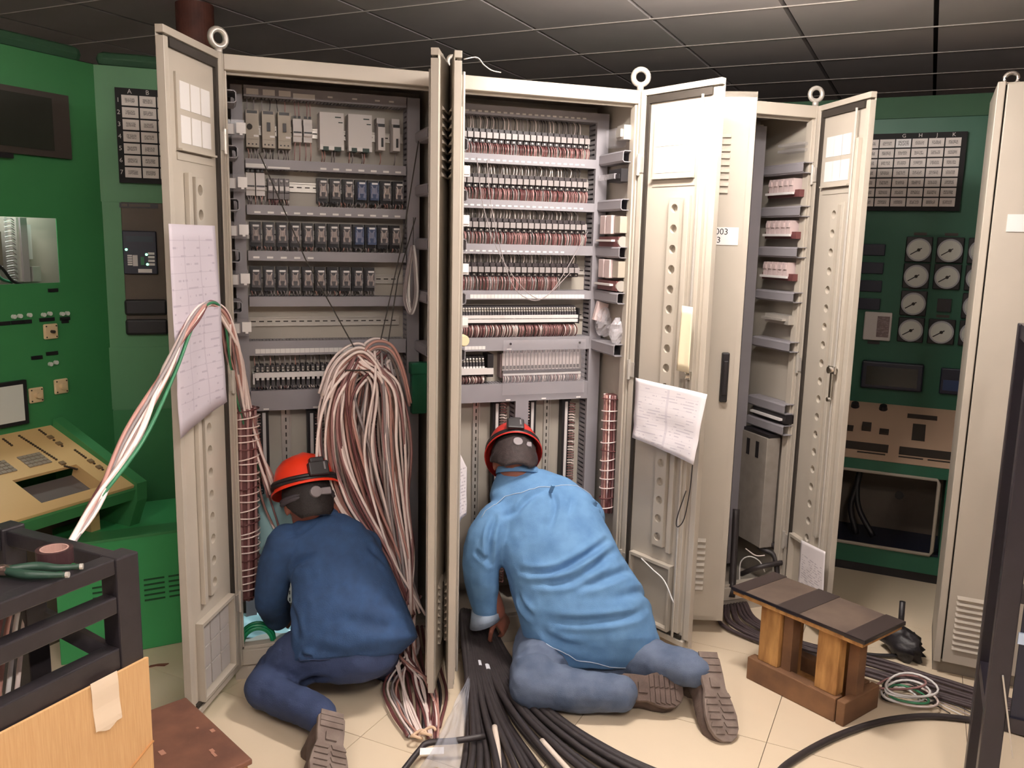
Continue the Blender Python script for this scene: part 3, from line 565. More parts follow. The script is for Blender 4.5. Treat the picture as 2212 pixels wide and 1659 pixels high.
# ---------------------------------------------------------------- people
def fuse(m, voxel, it=6, f=.5):
    o = bpy.data.objects.new('tmp', m.mesh('tmp', BLACK)); COL.objects.link(o)
    r = o.modifiers.new('r', 'REMESH'); r.mode = 'VOXEL'; r.voxel_size = voxel; r.adaptivity = 0
    s = o.modifiers.new('s', 'SMOOTH'); s.factor = f; s.iterations = it
    me = bpy.data.meshes.new_from_object(o.evaluated_get(bpy.context.evaluated_depsgraph_get())); bpy.data.objects.remove(o)
    return me
def finish(me, name, m, parent, folds=(), lump=0, ls=9, origin=(0, 0, 0), subs=0):
    vs = [v.co.copy() for v in me.vertices]; ns = [v.normal.copy() for v in me.vertices]
    if folds or lump:
        bv = BVHTree.FromPolygons(vs, [tuple(p.vertices) for p in me.polygons]); L = []
        for pts, w, d in folds:
            q = [bv.find_nearest(Vec(p))[0] for p in spl(pts, 6)]; L.append((q, w, d))
        for i, v in enumerate(vs):
            t = 0
            if lump: t += lump * noise.noise(v * ls) + lump * .4 * noise.noise(v * ls * 2.7)
            for q, w, d in L:
                if (q[0] - v).length > (q[0] - q[-1]).length * 1.6 + .1: continue
                dm = 9; n = len(q)
                for k in range(n - 1):
                    ab = q[k + 1] - q[k]; u = max(0, min(1, (v - q[k]).dot(ab) / max(ab.length_squared, 1e-9))); x = (q[k] + ab * u - v).length
                    if x < dm: dm = x; kk = (k + u) / (n - 1)
                if dm < 4 * w:
                    tp = min(1, 4 * kk, 4 * (1 - kk)); g = dm / w
                    t += d * tp * (math.exp(-g * g) - .55 * math.exp(-(g - 1.9) ** 2))
            me.vertices[i].co = v + ns[i] * t - Vec(origin)
    else:
        for i, v in enumerate(vs): me.vertices[i].co = v - Vec(origin)
    me.name = name; me.materials.clear(); me.materials.append(m); me.polygons.foreach_set('use_smooth', [True] * len(me.polygons)); me.update()
    return place(name, me, parent)
def lerp3(a, b, t): return Vec(a) * (1 - t) + Vec(b) * t
def ring(c, hw, hd, wd, sp):
    wd = Vec(wd).normalized(); b = Vec(sp).normalized().cross(wd).normalized(); return (c, wd * hw, b * hd)
def limb(m, pts, rs, n=14):
    """tapered limb through the joints"""
    P = spl(pts, 5); k = len(P) - 1; seg = len(rs) - 1; R = []
    for i in range(len(P)):
        t = i / k * seg; a = min(int(t), seg - 1); R.append(rs[a] + (rs[a + 1] - rs[a]) * (t - a))
    m.tube(P, R, n); m.ell(P[0], (R[0], 0, 0), (0, R[0], 0), (0, 0, R[0]), 12, 8); m.ell(P[-1], (R[-1], 0, 0), (0, R[-1], 0), (0, 0, R[-1]), 12, 8)
def hand(m, wrist, d, palm_n, s=1.0):
    """palm and five separate bent fingers; d = direction of the fingers, palm_n = normal out of the palm"""
    d = Vec(d).normalized(); n = Vec(palm_n); n = (n - d * n.dot(d)).normalized(); a = d.cross(n); w = Vec(wrist)
    m.ell(w + d * .045 * s, a * .04 * s, d * .052 * s, n * .016 * s, 16, 10)
    for off, ln in ((-.03, .058), (-.0105, .072), (.0105, .077), (.03, .068)):
        p0 = w + d * .085 * s + a * off * s; p1 = p0 + (d * .9 + n * .35) * ln * .45 * s; p2 = p1 + (d * .45 + n * .85) * ln * .33 * s; p3 = p2 + (-d * .1 + n) * ln * .25 * s
        m.tube([w + d * .06 * s + a * off * .9 * s, p0, p1, p2, p3], [.009 * s, .009 * s, .0085 * s, .008 * s, .007 * s], 8)
    t0 = w + d * .03 * s - a * .034 * s
    m.tube([t0, t0 + (d * .5 - a * .8 + n * .4) * .035 * s, t0 + (d * 1.2 - a * .7 + n * .9) * .05 * s, t0 + (d * 1.6 - a * .3 + n * 1.2) * .055 * s], [.012 * s, .011 * s, .0095 * s, .008 * s], 8)
def frame(up, fw):
    u = Vec(up).normalized(); f = Vec(fw); f = (f - u * f.dot(u)).normalized(); return f, u, f.cross(u)
def head(m, c, up, fw, s=1.0):
    f, u, r = frame(up, fw); c = Vec(c); P = lambda a, b, d: c + (f * a + r * b + u * d) * s
    m.ell(P(-.005, 0, .015), f * .098 * s, r * .078 * s, u * .105 * s)
    m.ell(P(.03, 0, -.055), f * .06 * s, r * .058 * s, u * .065 * s)       # jaw
    m.ell(P(.1, 0, -.02), f * .017 * s, r * .013 * s, u * .026 * s, 10, 8)   # nose
    m.ell(P(.088, 0, -.062), f * .012 * s, r * .024 * s, u * .007 * s, 10, 6); m.ell(P(.084, 0, -.075), f * .012 * s, r * .022 * s, u * .007 * s, 10, 6)  # lips
    for k in (-1, 1):
        m.ell(P(0, k * .081, -.015), f * .02 * s, r * .008 * s, u * .032 * s, 10, 8)    # ear
        m.ell(P(.084, k * .03, .012), f * .011 * s, r * .017 * s, u * .010 * s, 10, 6)  # eye and lid
        m.ell(P(.088, k * .03, .03), f * .01 * s, r * .024 * s, u * .007 * s, 10, 6)    # brow
def hat(parent, c, up, fw, s, red, dark, lamp_side=0):
    f, u, r = frame(up, fw); c = Vec(c)
    def T(x, y, z): return c + (f * x + r * y + u * z) * s
    n = 40; m = M(); prof = [(.128, -.004), (.130, .0), (.117, .012), (.115, .03), (.110, .06), (.097, .09), (.074, .112), (.042, .125), (.012, .128), (.0, .128)]
    def pt(rr, z, w, k):
        x, y = cos(w) * rr * 1.10, sin(w) * rr * .94
        if k < 2 and cos(w) > .2: x += .035 * (cos(w) - .2)      # peak over the brow
        if k > 2: z += .005 * max(0, 1 - abs(y) / .018)          # crown ridge
        return T(x, y, z)
    vs = [pt(rr, z, 2 * pi * j / n, k) for k, (rr, z) in enumerate(prof) for j in range(n)]
    h = m.add(vs, [(k * n + j, k * n + (j + 1) % n, (k + 1) * n + (j + 1) % n, (k + 1) * n + j) for k in range(len(prof) - 1) for j in range(n)]).obj('hard_hat', red, parent, smooth=True, solid=.004)
    b = M()
    for z0, q in ((.022, .1215), (.034, .1195)): b.tube([T(cos(w) * q * 1.10, sin(w) * q * .94, z0 + .012 * cos(w)) for w in (2 * pi * j / 36 for j in range(36))], .0075 * s, 6, closed=True)
    b.obj('headlamp_strap', dark, h, smooth=True)
    M().ob(T(-.138, lamp_side * .03, .04), f * .016 * s, r * .036 * s, u * .026 * s).ob(T(-.128, lamp_side * .03, .072), f * .016 * s, r * .026 * s, u * .012 * s).obj('battery_pack', dark, h, bevel=.005)
    M().ob(T(-.152, lamp_side * .03 + .02, .046), f * .003 * s, r * .003 * s, u * .014 * s).obj('battery_clip', mat('grey_clip', (120, 116, 118), .4), h)
    M().ob(T(.142, 0, .032), f * .018 * s, r * .028 * s, u * .018 * s).obj('lamp_head', dark, h, bevel=.005)
    g = mat('grey_suspension_plastic', (126, 118, 122), .5)
    k = M(); 
    for z0 in (-.03, -.04): k.tube([T(cos(w) * .104 * 1.0, sin(w) * .094, z0 - .006) for w in (pi * .5 + pi * j / 16 for j in range(17))], .009 * s, 6)
    k.obj('suspension_band', mat('dark_suspension_plastic', (66, 60, 66), .6), h, smooth=True)
    M().cyl(T(-.1, 0, -.038), T(-.13, 0, -.04), .021 * s, n=18).obj('ratchet_knob', g, h, bevel=.003)
    M().ob(T(-.106, .04, -.038), f * .008 * s, r * .02 * s, u * .013 * s).obj('ratchet_housing', g, h, bevel=.003)
    return h
def hair(parent, c, up, fw, s, m_, low=-.075):
    f, u, r = frame(up, fw); c = Vec(c); m = M(); nu, nv = 28, 14
    def P(a, t):  # a angle around, t 0 crown..1 nape
        lo_ = low + .085 * max(0, (abs(a - pi) - .75) / .9); z = .118 - t * (.118 - lo_); rad = sqrt(max(0, 1 - ((z - .015) / .112) ** 2)) if z > .015 else 1 - .12 * ((.015 - z) / .09) ** 2
        q = 1 + .07 * noise.noise(Vec((cos(a) * 9, sin(a) * 9, t * 12 + s)))
        return c + (f * (-.006 + cos(a) * .104 * rad * q) + r * sin(a) * .084 * rad * q + u * z) * s
    m.grid(lambda i, j: P(pi * .47 + pi * 1.06 * i, .02 + .98 * j), nu, nv)
    return m.obj('hair', m_, parent, smooth=True, solid=.01)
def boot(parent, heel, toe, sole_n, s, up_m, sole_m, shaft=None):
    """heel/toe are points on the sole plane; sole_n points out of the sole"""
    heel, toe = Vec(heel), Vec(toe); x = (toe - heel).normalized(); z = -Vec(sole_n); z = (z - x * z.dot(x)).normalized(); y = z.cross(x); L = (toe - heel).length
    T = lambda a, b, d: heel + x * a * L + y * b * s + z * d * s
    st = [(0, .012), (.025, .026), (.08, .036), (.26, .036), (.42, .034), (.58, .044), (.72, .049), (.86, .045), (.95, .032), (1, .014)]
    m = M(); hs = [.075, .088, .096, .1, .092, .078, .064, .056, .046, .03]
    m.loft([(T(a, 0, .012 + h * .5), y * (w - .001) * s, z * h * .5 * s) for (a, w), h in zip(st, hs)], 18, 2.6)
    if shaft is None: shaft = (.16, .12)
    m.loft([(T(.16, 0, .05), x * .05, y * .036 * s), (T(.15, 0, .09), x * .05, y * .036 * s), (T(shaft[0], 0, shaft[1]), x * .048, y * .038 * s)], 14)
    b = finish(fuse(m, .006, 5), 'boot', up_m, parent, lump=.0012, ls=40)
    out = [(a, w) for a, w in st] + [(a, -w) for a, w in reversed(st)]
    M().prism(out, lambda a, b_, t: T(a, b_, .013 * t)).obj('sole', sole_m, b, bevel=.003)
    g = M(); k = 0
    for a in (.04, .12, .2): g.ob(T(a, 0, -.0015), x * .010 * L / .28, y * .030 * s, z * .0022 * s)
    g.ob(T(.36, 0, -.002), x * .016, y * .014 * s, z * .003 * s)
    for a in (.5, .58, .66, .74, .82, .9):
        w = .040 if a < .85 else .03
        for q in (-1, 1): g.ob(T(a, q * w * .52, -.0015), x * .0075 + y * q * .003, y * w * .43 * s, z * .0022 * s)
    g.obj('sole_tread', sole_m, b, kind='stuff')
    return b
def seam(parent, ob, pts, r, m_, name='seam', n=6, off=.001):
    me = ob.data; bv = BVHTree.FromPolygons([v.co for v in me.vertices], [tuple(p.vertices) for p in me.polygons]); o = parent.location; q = []
    for p in spl(pts, n):
        a = bv.find_nearest(Vec(p) - o); q.append(a[0] + a[1] * off)
    return M().tube(q, r, 5).obj(name, m_, ob, smooth=True)
SKIN = mat('tanned_skin', (150, 92, 74), .55, noise_=.15, scale=30); HAIR = mat('dark_hair', (34, 26, 26), .7, noise_=.5, scale=160, bump=.5, bscale=200)
ORANGE = mat('orange_red_shell', (238, 58, 28), .3); REDH = mat('red_shell', (196, 48, 40), .35)
NAVY = mat('navy_cotton', (42, 72, 112), .85, noise_=.12, scale=24, bump=.35, bscale=260, rgb2=(36, 62, 98)); NAVYT = mat('navy_trouser_cotton', (46, 60, 94), .85, noise_=.1, scale=20, bump=.35, bscale=240)
DENIM = mat('light_blue_denim', (102, 145, 188), .85, bump=.4, bscale=420, rgb2=(86, 128, 172), scale=16); JEAN = mat('faded_blue_jean', (98, 110, 132), .85, bump=.4, bscale=380, rgb2=(76, 90, 114), scale=14)
STITCH = mat('pale_stitching', (176, 190, 206), .8); BOOT = mat('brown_suede', (96, 80, 72), .85, bump=.4, bscale=150, rgb2=(76, 62, 56), scale=26); SOLE = mat('dirty_brown_sole', (126, 112, 104), .85, bump=.3, bscale=120, rgb2=(106, 92, 84), scale=24)
RX = Vec((.945, -.327, 0)); FX = Vec((.327, .945, 0))

# ---- worker in navy (left)
o1 = Vec((.26, -.25, 0)); w1 = thing('person', 'person in a navy shirt and orange hard hat crouching at the left cabinet', 'person', o1)
hc = Vec((0.266,-0.02,0.674)); up1 = ZZ * .86 + FX * .42 - RX * .25; fw1 = FX * .85 - RX * .5 - ZZ * .3
tor = [((0.324,-0.03,0.62), .075, .06), ((0.325,-0.06,0.589), .13, .075), ((0.324,-0.085,0.545), .165, .09), ((0.35,-0.12,0.477), .178, .105), ((0.372,-0.17,0.407), .183, .115), ((0.388,-0.23,0.309), .205, .125), ((0.393,-0.27,0.232), .222, .125), ((0.363,-0.285,0.18), .19, .105)]
sp1 = Vec(tor[-1][0]) - Vec(tor[0][0]); wd1 = Vec((.96, -.26, .06))
# body: one continuous figure
b = M(); head(b, hc, up1, fw1, .98); limb(b, [hc - up1.normalized() * .03, (0.324,-0.03,0.62)], [.052, .06]); b.loft([ring(c, w * .86, d * .82, wd1, sp1) for c, w, d in tor], 20)
limb(b, [(0.179,-0.08,0.532), (0.138,-0.04,0.355), (0.17,0.1,0.182)], [.05, .042, .03]); limb(b, [(0.458,-0.08,0.495), (0.461,0.05,0.355), (0.375,0.14,0.262)], [.045, .04, .03])
hand(b, (0.17,0.1,0.182), (.2, .8, -.3), (.6, .1, -.6), .95); hand(b, (0.375,0.14,0.262), (-.5, .7, -.3), (0, .2, -1), .95)
K1 = Vec((0.095,-0.247,0.085)); A1 = Vec((0.25,-0.46,0.085)); K1b = Vec((0.545,-0.02,-0.014)); A1b = Vec((0.539,-0.14,-0.045))
limb(b, [(0.293,-0.24,0.214), (0.202,-0.19,0.151), (0.132,-0.15,0.071), K1], [.06, .06, .055, .045]); limb(b, [K1, A1], [.045, .034]); limb(b, [(0.452,-0.25,0.205), K1b], [.06, .045]); limb(b, [K1b, A1b], [.045, .034])
finish(fuse(b, .006, 4), 'body', SKIN, w1, origin=o1)
# shirt
b = M(); b.loft([ring(lerp3(tor[0][0], hc - up1.normalized() * .05, .5), .062, .056, wd1, sp1)] + [ring(c, w, d, wd1, sp1) for c, w, d in tor], 26, 2.2)
limb(b, [(0.184,-0.075,0.543), (0.151,-0.06,0.449), (0.13,-0.03,0.325), (0.157,0.06,0.207)], [.07, .064, .06, .05]); limb(b, [(0.463,-0.08,0.5), (0.459,0.04,0.359), (0.385,0.11,0.277)], [.066, .06, .05])
b.loft([((0.428,-0.3,0.241), (.09, -.03, 0), (0, .02, .05)), ((0.509,-0.3,0.238), (.02, -.01, .07), (.02, .05, .02)), ((0.588,-0.3,0.234), (.006, 0, .035), (.01, .028, 0))], 14)
fo = [([(0.161,-0.15,0.44), (0.21,-0.17,0.502), (0.288,-0.18,0.529)], .009, -.012), ([(0.209,-0.16,0.37), (0.216,-0.24,0.319), (0.194,-0.3,0.266)], .012, -.008), ([(0.173,-0.33,0.234), (0.23,-0.36,0.214)], .009, -.012),
      ([(0.221,-0.34,0.273), (0.337,-0.38,0.234), (0.477,-0.38,0.247)], .018, -.006), ([(0.463,-0.2,0.563), (0.504,-0.2,0.456)], .012, -.008), ([(0.284,-0.33,0.367), (0.436,-0.35,0.323), (0.568,-0.33,0.258)], .02, -.005), ([(0.299,-0.1,0.613), (0.232,-0.12,0.592), (0.153,-0.12,0.566)], .008, -.005)]
sh1 = finish(fuse(b, .007, 5), 'shirt', NAVY, w1, fo, .006, 10, o1)
def collar(parent, sh, o, c0, wd, sp, a_, b_, m_):
    c, w_, d_ = ring(c0, a_, b_, wd, sp); sp = -Vec(sp).normalized(); m = M(); n = 30; prof = [(1.22, -.016), (1.12, .004), (1.03, .014), (.97, .012), (.95, .0)]
    vs = [Vec(c) - o + (w_ * cos(2 * pi * j / n) + d_ * sin(2 * pi * j / n)) * q + sp * h for q, h in prof for j in range(n)]
    m.add(vs, [(i * n + j, i * n + (j + 1) % n, (i + 1) * n + (j + 1) % n, (i + 1) * n + j) for i in range(len(prof) - 1) for j in range(n)]); return m.obj('collar', m_, sh, smooth=True, solid=.003)
collar(w1, sh1, o1, lerp3(tor[0][0], hc - up1.normalized() * .05, .42), wd1, sp1, .066, .06, NAVY)
seam(w1, sh1, [(0.153,-0.34,0.233), (0.262,-0.37,0.191), (0.383,-0.38,0.18), (0.495,-0.37,0.197), (0.6,-0.32,0.245)], .0025, NAVYT, 'hem')
# trousers
b = M(); b.ell((0.365,-0.27,0.189), wd1 * .19, Vec((0, .11, 0)), ZZ * .1)
limb(b, [(0.293,-0.24,0.214), (0.202,-0.19,0.151), (0.132,-0.15,0.071), K1 + Vec((0, 0, .005))], [.1, .098, .085, .072]); limb(b, [K1, (K1 + A1) / 2, A1], [.07, .06, .058]); limb(b, [(0.47,-0.24,0.18), K1b], [.085, .065]); limb(b, [K1b, A1b], [.062, .05])
fo = [([(0.081,-0.2,0.01), (0.163,-0.26,0.055), (0.265,-0.33,0.102)], .010, -.010), ([(0.077,-0.15,0.071), (0.136,-0.2,0.053)], .008, -.008), ([(0.167,-0.38,0.004), (0.198,-0.38,0.057), (0.257,-0.4,0.091)], .009, -.010), ([(0.125,-0.35,0.019), (0.183,-0.38,0.026)], .008, -.006)]
fo += [([(0.058,-0.12,0.005), (0.103,-0.2,-0.029), (0.188,-0.3,-0.039)], .010, -.010), ([(0.141,-0.14,0.109), (0.213,-0.24,0.131), (0.311,-0.34,0.159)], .012, -.012), ([(0.062,-0.1,0.029), (0.123,-0.16,0.069), (0.195,-0.26,0.093)], .009, -.009)]
finish(fuse(b, .007, 4), 'trousers', NAVYT, w1, fo, .007, 13, o1)
hair(w1, hc - o1, up1, fw1, 1.0, HAIR)
hat(w1, hc - o1 + up1.normalized() * .042, up1, fw1, .98, ORANGE, BLACK, .6)
B1 = [Vec(p) - o1 for p in ((0.283,-0.529,0.13), (0.234,-0.804,0.06))]
boot(w1, B1[0], B1[1], (.3, -.45, .8), 1.25, BOOT, SOLE)
B2 = [A1b - o1 + Vec((.0, -.0, .0)), A1b - o1 + Vec((.03, -.2, -.04))]
boot(w1, B2[0] + Vec((0, 0, .045)), B2[1] + Vec((0, 0, .06)), (0, -.4, .9), .95, BOOT, SOLE)
# glow of the worker's own headlamp on the cabinet's lower left
ls = bpy.data.lights.new('headlamp_beam', 'SPOT'); ls.energy = 9; ls.spot_size = 1.1; ls.spot_blend = .6; ls.color = (.8, .95, 1); ls.shadow_soft_size = .02
lo = bpy.data.objects.new('headlamp_beam', ls); COL.objects.link(lo); f_, u_, r_ = frame(up1, fw1)
lo.location = hc + f_ * .17 + u_ * .08; lo.rotation_euler = (Vec((.13, .2, .35)) - lo.location).to_track_quat('-Z', 'Y').to_euler()

# ---- worker in light denim (right)
o2 = Vec((1.15, -.35, 0)); w2 = thing('person', 'heavy person in light blue denim shirt and red hard hat, kneeling', 'person', o2)
hc = Vec((1.065,0.005,0.757)); up2 = ZZ * .55 + FX * .8 - RX * .05; fw2 = FX * .6 - RX * .12 - ZZ * .75
wd2 = Vec((.93, -.36, .02))
tor = [((1.089,-0.01,0.736), .085, .06), ((1.128,-0.04,0.701), .145, .08), ((1.149,-0.08,0.639), .2, .115), ((1.157,-0.125,0.572), .216, .14), ((1.179,-0.19,0.471), .23, .16), ((1.216,-0.26,0.364), .248, .178), ((1.24,-0.32,0.26), .255, .182), ((1.259,-0.36,0.171), .254, .168), ((1.266,-0.378,0.099), .238, .145), ((1.249,-0.385,0.065), .215, .115)]
sp2 = Vec(tor[-1][0]) - Vec(tor[0][0])
b = M(); head(b, hc, up2, fw2, .95); limb(b, [hc - up2.normalized() * .03 - fw2.normalized() * .02, (1.089,-0.03,0.712)], [.056, .066]); b.loft([ring(c, w * .88, d * .86, wd2, sp2) for c, w, d in tor], 20)
limb(b, [(0.961,-0.12,0.56), (0.9,-0.13,0.385), (0.963,-0.12,0.201)], [.055, .05, .036]); limb(b, [(1.351,-0.08,0.541), (1.407,0.06,0.379), (1.31,0.13,0.24)], [.06, .05, .036])
hand(b, (0.951,-0.12,0.21), (.55, .1, -.75), (-.4, .5, -.2), 1.0); hand(b, (1.31,0.13,0.24), (-.6, .5, -.3), (0, .2, -1), 1.0)
K2 = Vec((0.979,-0.484,0.09)); A2 = Vec((1.268,-0.634,0.085)); K2b = Vec((1.311,-0.345,0.11)); A2b = Vec((1.518,-0.661,0.15))
limb(b, [(1.152,-0.22,0.168), (1.094,-0.3,0.101), K2], [.07, .07, .052]); limb(b, [K2, A2], [.05, .04]); limb(b, [(1.397,-0.33,0.09), K2b], [.07, .05]); limb(b, [K2b, A2b], [.05, .04])
finish(fuse(b, .006, 4), 'body', SKIN, w2, origin=o2)
b = M(); b.loft([ring(lerp3(tor[0][0], hc - up2.normalized() * .05, .5), .07, .062, wd2, sp2)] + [ring(c, w, d, wd2, sp2) for c, w, d in tor], 28, 2.25)
limb(b, [(0.97,-0.11,0.56), (0.91,-0.13,0.486), (0.897,-0.13,0.367), (0.923,-0.115,0.198)], [.085, .078, .07, .052]); limb(b, [(1.339,-0.08,0.536), (1.393,0.05,0.394), (1.318,0.1,0.261)], [.085, .07, .055])
C3 = lambda L, y: L
fo = [([(0.895,-0.33,0.451), (1.053,-0.4,0.469), (1.202,-0.4,0.511), (1.356,-0.3,0.529)], .012, -.016), ([(0.929,-0.36,0.415), (1.104,-0.45,0.443), (1.232,-0.44,0.489), (1.382,-0.32,0.497)], .013, -.014), ([(0.933,-0.22,0.604), (1.05,-0.2,0.69), (1.15,-0.18,0.712)], .012, -.010),
      ([(1.283,-0.2,0.613), (1.395,-0.16,0.606)], .009, -.010), ([(0.985,-0.5,0.294), (1.193,-0.54,0.308), (1.435,-0.46,0.302)], .013, -.012), ([(1.124,-0.47,0.423), (1.254,-0.46,0.439), (1.442,-0.36,0.429)], .014, -.012), ([(0.934,-0.48,0.255), (1.014,-0.52,0.203), (1.163,-0.54,0.191)], .014, -.010),
      ([(1.15,-0.18,0.709), (1.147,-0.24,0.646), (1.098,-0.3,0.572)], .010, -.008), ([(1.228,-0.2,0.672), (1.187,-0.26,0.604)], .01, -.007), ([(0.919,-0.2,0.644), (0.896,-0.24,0.517), (0.917,-0.28,0.415)], .010, -.016), ([(0.834,-0.2,0.491), (0.91,-0.2,0.438)], .009, -.008), ([(0.924,-0.3,0.342), (0.928,-0.36,0.297), (0.963,-0.42,0.284)], .012, -.014), ([(1.237,-0.48,0.362), (1.434,-0.42,0.348), (1.529,-0.36,0.275)], .015, -.009)]
sh2 = finish(fuse(b, .0075, 5), 'shirt', DENIM, w2, fo, .006, 10, o2)
collar(w2, sh2, o2, lerp3(tor[0][0], hc - up2.normalized() * .05, .42), wd2, sp2, .075, .066, DENIM)
M().ob(Vec((1.144,-0.205,0.705)) - o2, RX * .006, Vec((0, -.6, .8)) * .022, Vec((0, -.8, -.6)) * .003).obj('hanger_loop', DENIM, sh2, rz=0)
seam(w2, sh2, [(0.85,-0.15,0.637), (0.925,-0.14,0.678), (1.028,-0.16,0.698), (1.15,-0.18,0.716), (1.293,-0.16,0.702), (1.403,-0.14,0.641)], .0014, STITCH, 'yoke_seam')
seam(w2, sh2, [(0.971,-0.5,0.191), (1.068,-0.52,0.14), (1.201,-0.54,0.123), (1.387,-0.5,0.106), (1.544,-0.42,0.132)], .002, STITCH, 'hem')
b = M(); b.ell((1.261,-0.35,0.101), wd2 * .225, Vec((0, .13, 0)), ZZ * .115)
limb(b, [(1.152,-0.22,0.168), (1.094,-0.3,0.101), K2 + Vec((.02, .02, .01))], [.115, .118, .095]); limb(b, [K2, K2 * .5 + A2 * .5 - Vec((0, 0, .005)), A2 + (A2 - K2).normalized() * -.02], [.084, .074, .062])
limb(b, [(1.391,-0.34,0.106), K2b], [.11, .09]); limb(b, [K2b, K2b * .4 + A2b * .6, A2b], [.088, .075, .064])
fo = [([(1.059,-0.42,0.021), (1.168,-0.46,0.061), (1.305,-0.48,0.065)], .012, -.010), ([(1.274,-0.55,0.003), (1.304,-0.54,0.046), (1.304,-0.5,0.079)], .007, -.010), ([(1.238,-0.55,0), (1.262,-0.54,0.053)], .007, -.008), ([(0.948,-0.42,0.199), (1.009,-0.45,0.117), (1.163,-0.47,0.067)], .014, -.009),
      ([(1.478,-0.5,0.161), (1.524,-0.56,0.112)], .010, -.010), ([(1.545,-0.55,0.167), (1.557,-0.6,0.109)], .008, -.010), ([(1.515,-0.5,0.183), (1.583,-0.55,0.17)], .008, -.008)]
fo += [([(0.975,-0.4,0.114), (1.046,-0.45,0.075), (1.133,-0.5,0.035)], .010, -.009), ([(1.198,-0.52,-0.019), (1.232,-0.52,0.047), (1.231,-0.5,0.081)], .008, -.010), ([(1.483,-0.6,0.085), (1.536,-0.6,0.148)], .008, -.009)]
tr2 = finish(fuse(b, .0075, 4), 'trousers', JEAN, w2, fo, .007, 14, o2)
hair(w2, hc - o2, up2, fw2, 1.02, mat('greying_dark_hair', (54, 42, 42), .75, noise_=.5, scale=60, bump=.5, bscale=200), -.085)
hat(w2, hc - o2 + up2.normalized() * .045 + FX * .0, up2, fw2, .93, REDH, BLACK, -.3)
boot(w2, Vec((1.251,-0.617,0.11)) - o2, Vec((1.473,-0.67,0.085)) - o2, (.1, -.7, .65), 1.3, BOOT, BOOT)
boot(w2, Vec((1.566,-0.66,0.212)) - o2, Vec((1.518,-0.884,0.012)) - o2, (.02, -.86, .5), 1.22, BOOT, SOLE, (.2, .14))
CUFF = mat('cuff_lining', (150, 164, 182), .85, bump=.3, bscale=300)
M().loft([(Vec((0.923,-0.115,0.211)) - o2, RX * .056, FX * .056), (Vec((0.92,-0.115,0.16)) - o2, RX * .06 + ZZ * .022, FX * .056)], 20).obj('cuff', CUFF, sh2, smooth=True)
# a small burst of frayed threads on the shirt's hip
m = M()
for k in range(14):
    p = Vec((1.451,-0.45,0.174)) - o2 + Vec((rnd(-.01, .012), rnd(-.012, .0), rnd(-.02, .02))); m.tube(spl([p, p + Vec((rnd(-.015, .015), rnd(-.012, 0), rnd(-.02, .01))), p + Vec((rnd(-.02, .02), rnd(-.02, 0), rnd(-.03, .01)))], 3), .0008, 4)
m.obj('frayed_thread', mat('white_thread', (216, 224, 230), .8), sh2, kind='stuff')

# ---------------------------------------------------------------- green control boards
LEG = print_mat('legend_window', (222, 213, 208), (96, 88, 86), 13, .2, .8, .3, .72, .62, frq=26, thr=.44)
LEGW = print_mat('bright_legend_window', (238, 236, 236), (70, 64, 66), 13, .15, .85, .2, .8, .6, frq=22, thr=.46)
LAMPW = mat('milky_lamp_cap', (212, 214, 206), .25); CREAM = mat('cream_switch_plate', (216, 190, 150), .45); BROWN = mat('brown_instrument_plate', (96, 84, 72), .6, noise_=.15, scale=12)
SCREEN = mat('unlit_screen_glass', (44, 46, 40), .18); FRAME = mat('dark_bezel', (58, 50, 44), .55); NAVYB = mat('blue_black_plastic', (26, 30, 48), .4)
LEDG = mat('green_led', (150, 255, 190), .4, emit=2.5)
def annunciator(board, x0, z1, cols, rows, pw, ph, letters, nums, bright=()):
    w, h = cols * pw, rows * ph; f = M().box(x0 - .022, -.028, z1 - h - .018, x0 + w + .022, .0, z1 + .026).obj('annunciator', MATTE, board)
    tm_ = M().box(.003, -.036, .0035, pw - .003, -.028, ph - .0035).mesh('window', LEG); tb_ = M().box(.003, -.036, .0035, pw - .003, -.028, ph - .0035).mesh('window', LEGW)
    for i in range(cols):
        for j in range(rows): place('window', tb_ if (i, j) in bright else tm_, f, (x0 + i * pw, 0, z1 - (j + 1) * ph))
    lw = mat('legend_white', (206, 200, 196), .5)
    for i, c in enumerate(letters):
        if c != ' ': text('legend_letter', c, .026, lw, f, (x0 + (i + .5) * pw, -.0285, z1 + .012), (pi / 2, 0, 0))
    for j in range(nums): text('legend_number', str(j + 1), .026, lw, f, (x0 - .011, -.0285, z1 - (j + .5) * ph), (pi / 2, 0, 0))
    return f
def plate(board, x0, x1, z0, z1, t, m_, name, y=0, **k): return M().box(x0, y - t, z0, x1, y, z1).obj(name, m_, board, **k)
# ---- left board (runs into the room corner at 45 degrees)
g1 = thing('control_board', 'green control board with a wired cut-out window and sloping cream desk', 'control board', (-.466, 1.0, 0), pi / 4)
for x0, x1, z0, z1 in ((-1.7, -.0, 1.667, 2.3), (-1.7, 0, .0, 1.41), (-.218, 0, 1.41, 1.667), (-1.7, -.56, 1.41, 1.667)): plate(g1, x0, x1, z0, z1, .004, GREEN, 'board_panel', .004)
M().box(-1.7, .02, 2.3, -.03, .2, 2.365).obj('cornice', GREEN_T, g1, bevel=.03)
sf = plate(g1, -.62, -.144, 1.905, 2.152, .02, FRAME, 'monitor'); M().box(-.6, -.024, 1.93, -.222, -.02, 2.13).obj('screen', SCREEN, sf); M().box(-.47, -.03, 1.885, -.40, -.0, 1.903).obj('name_plate', BLACK, sf)
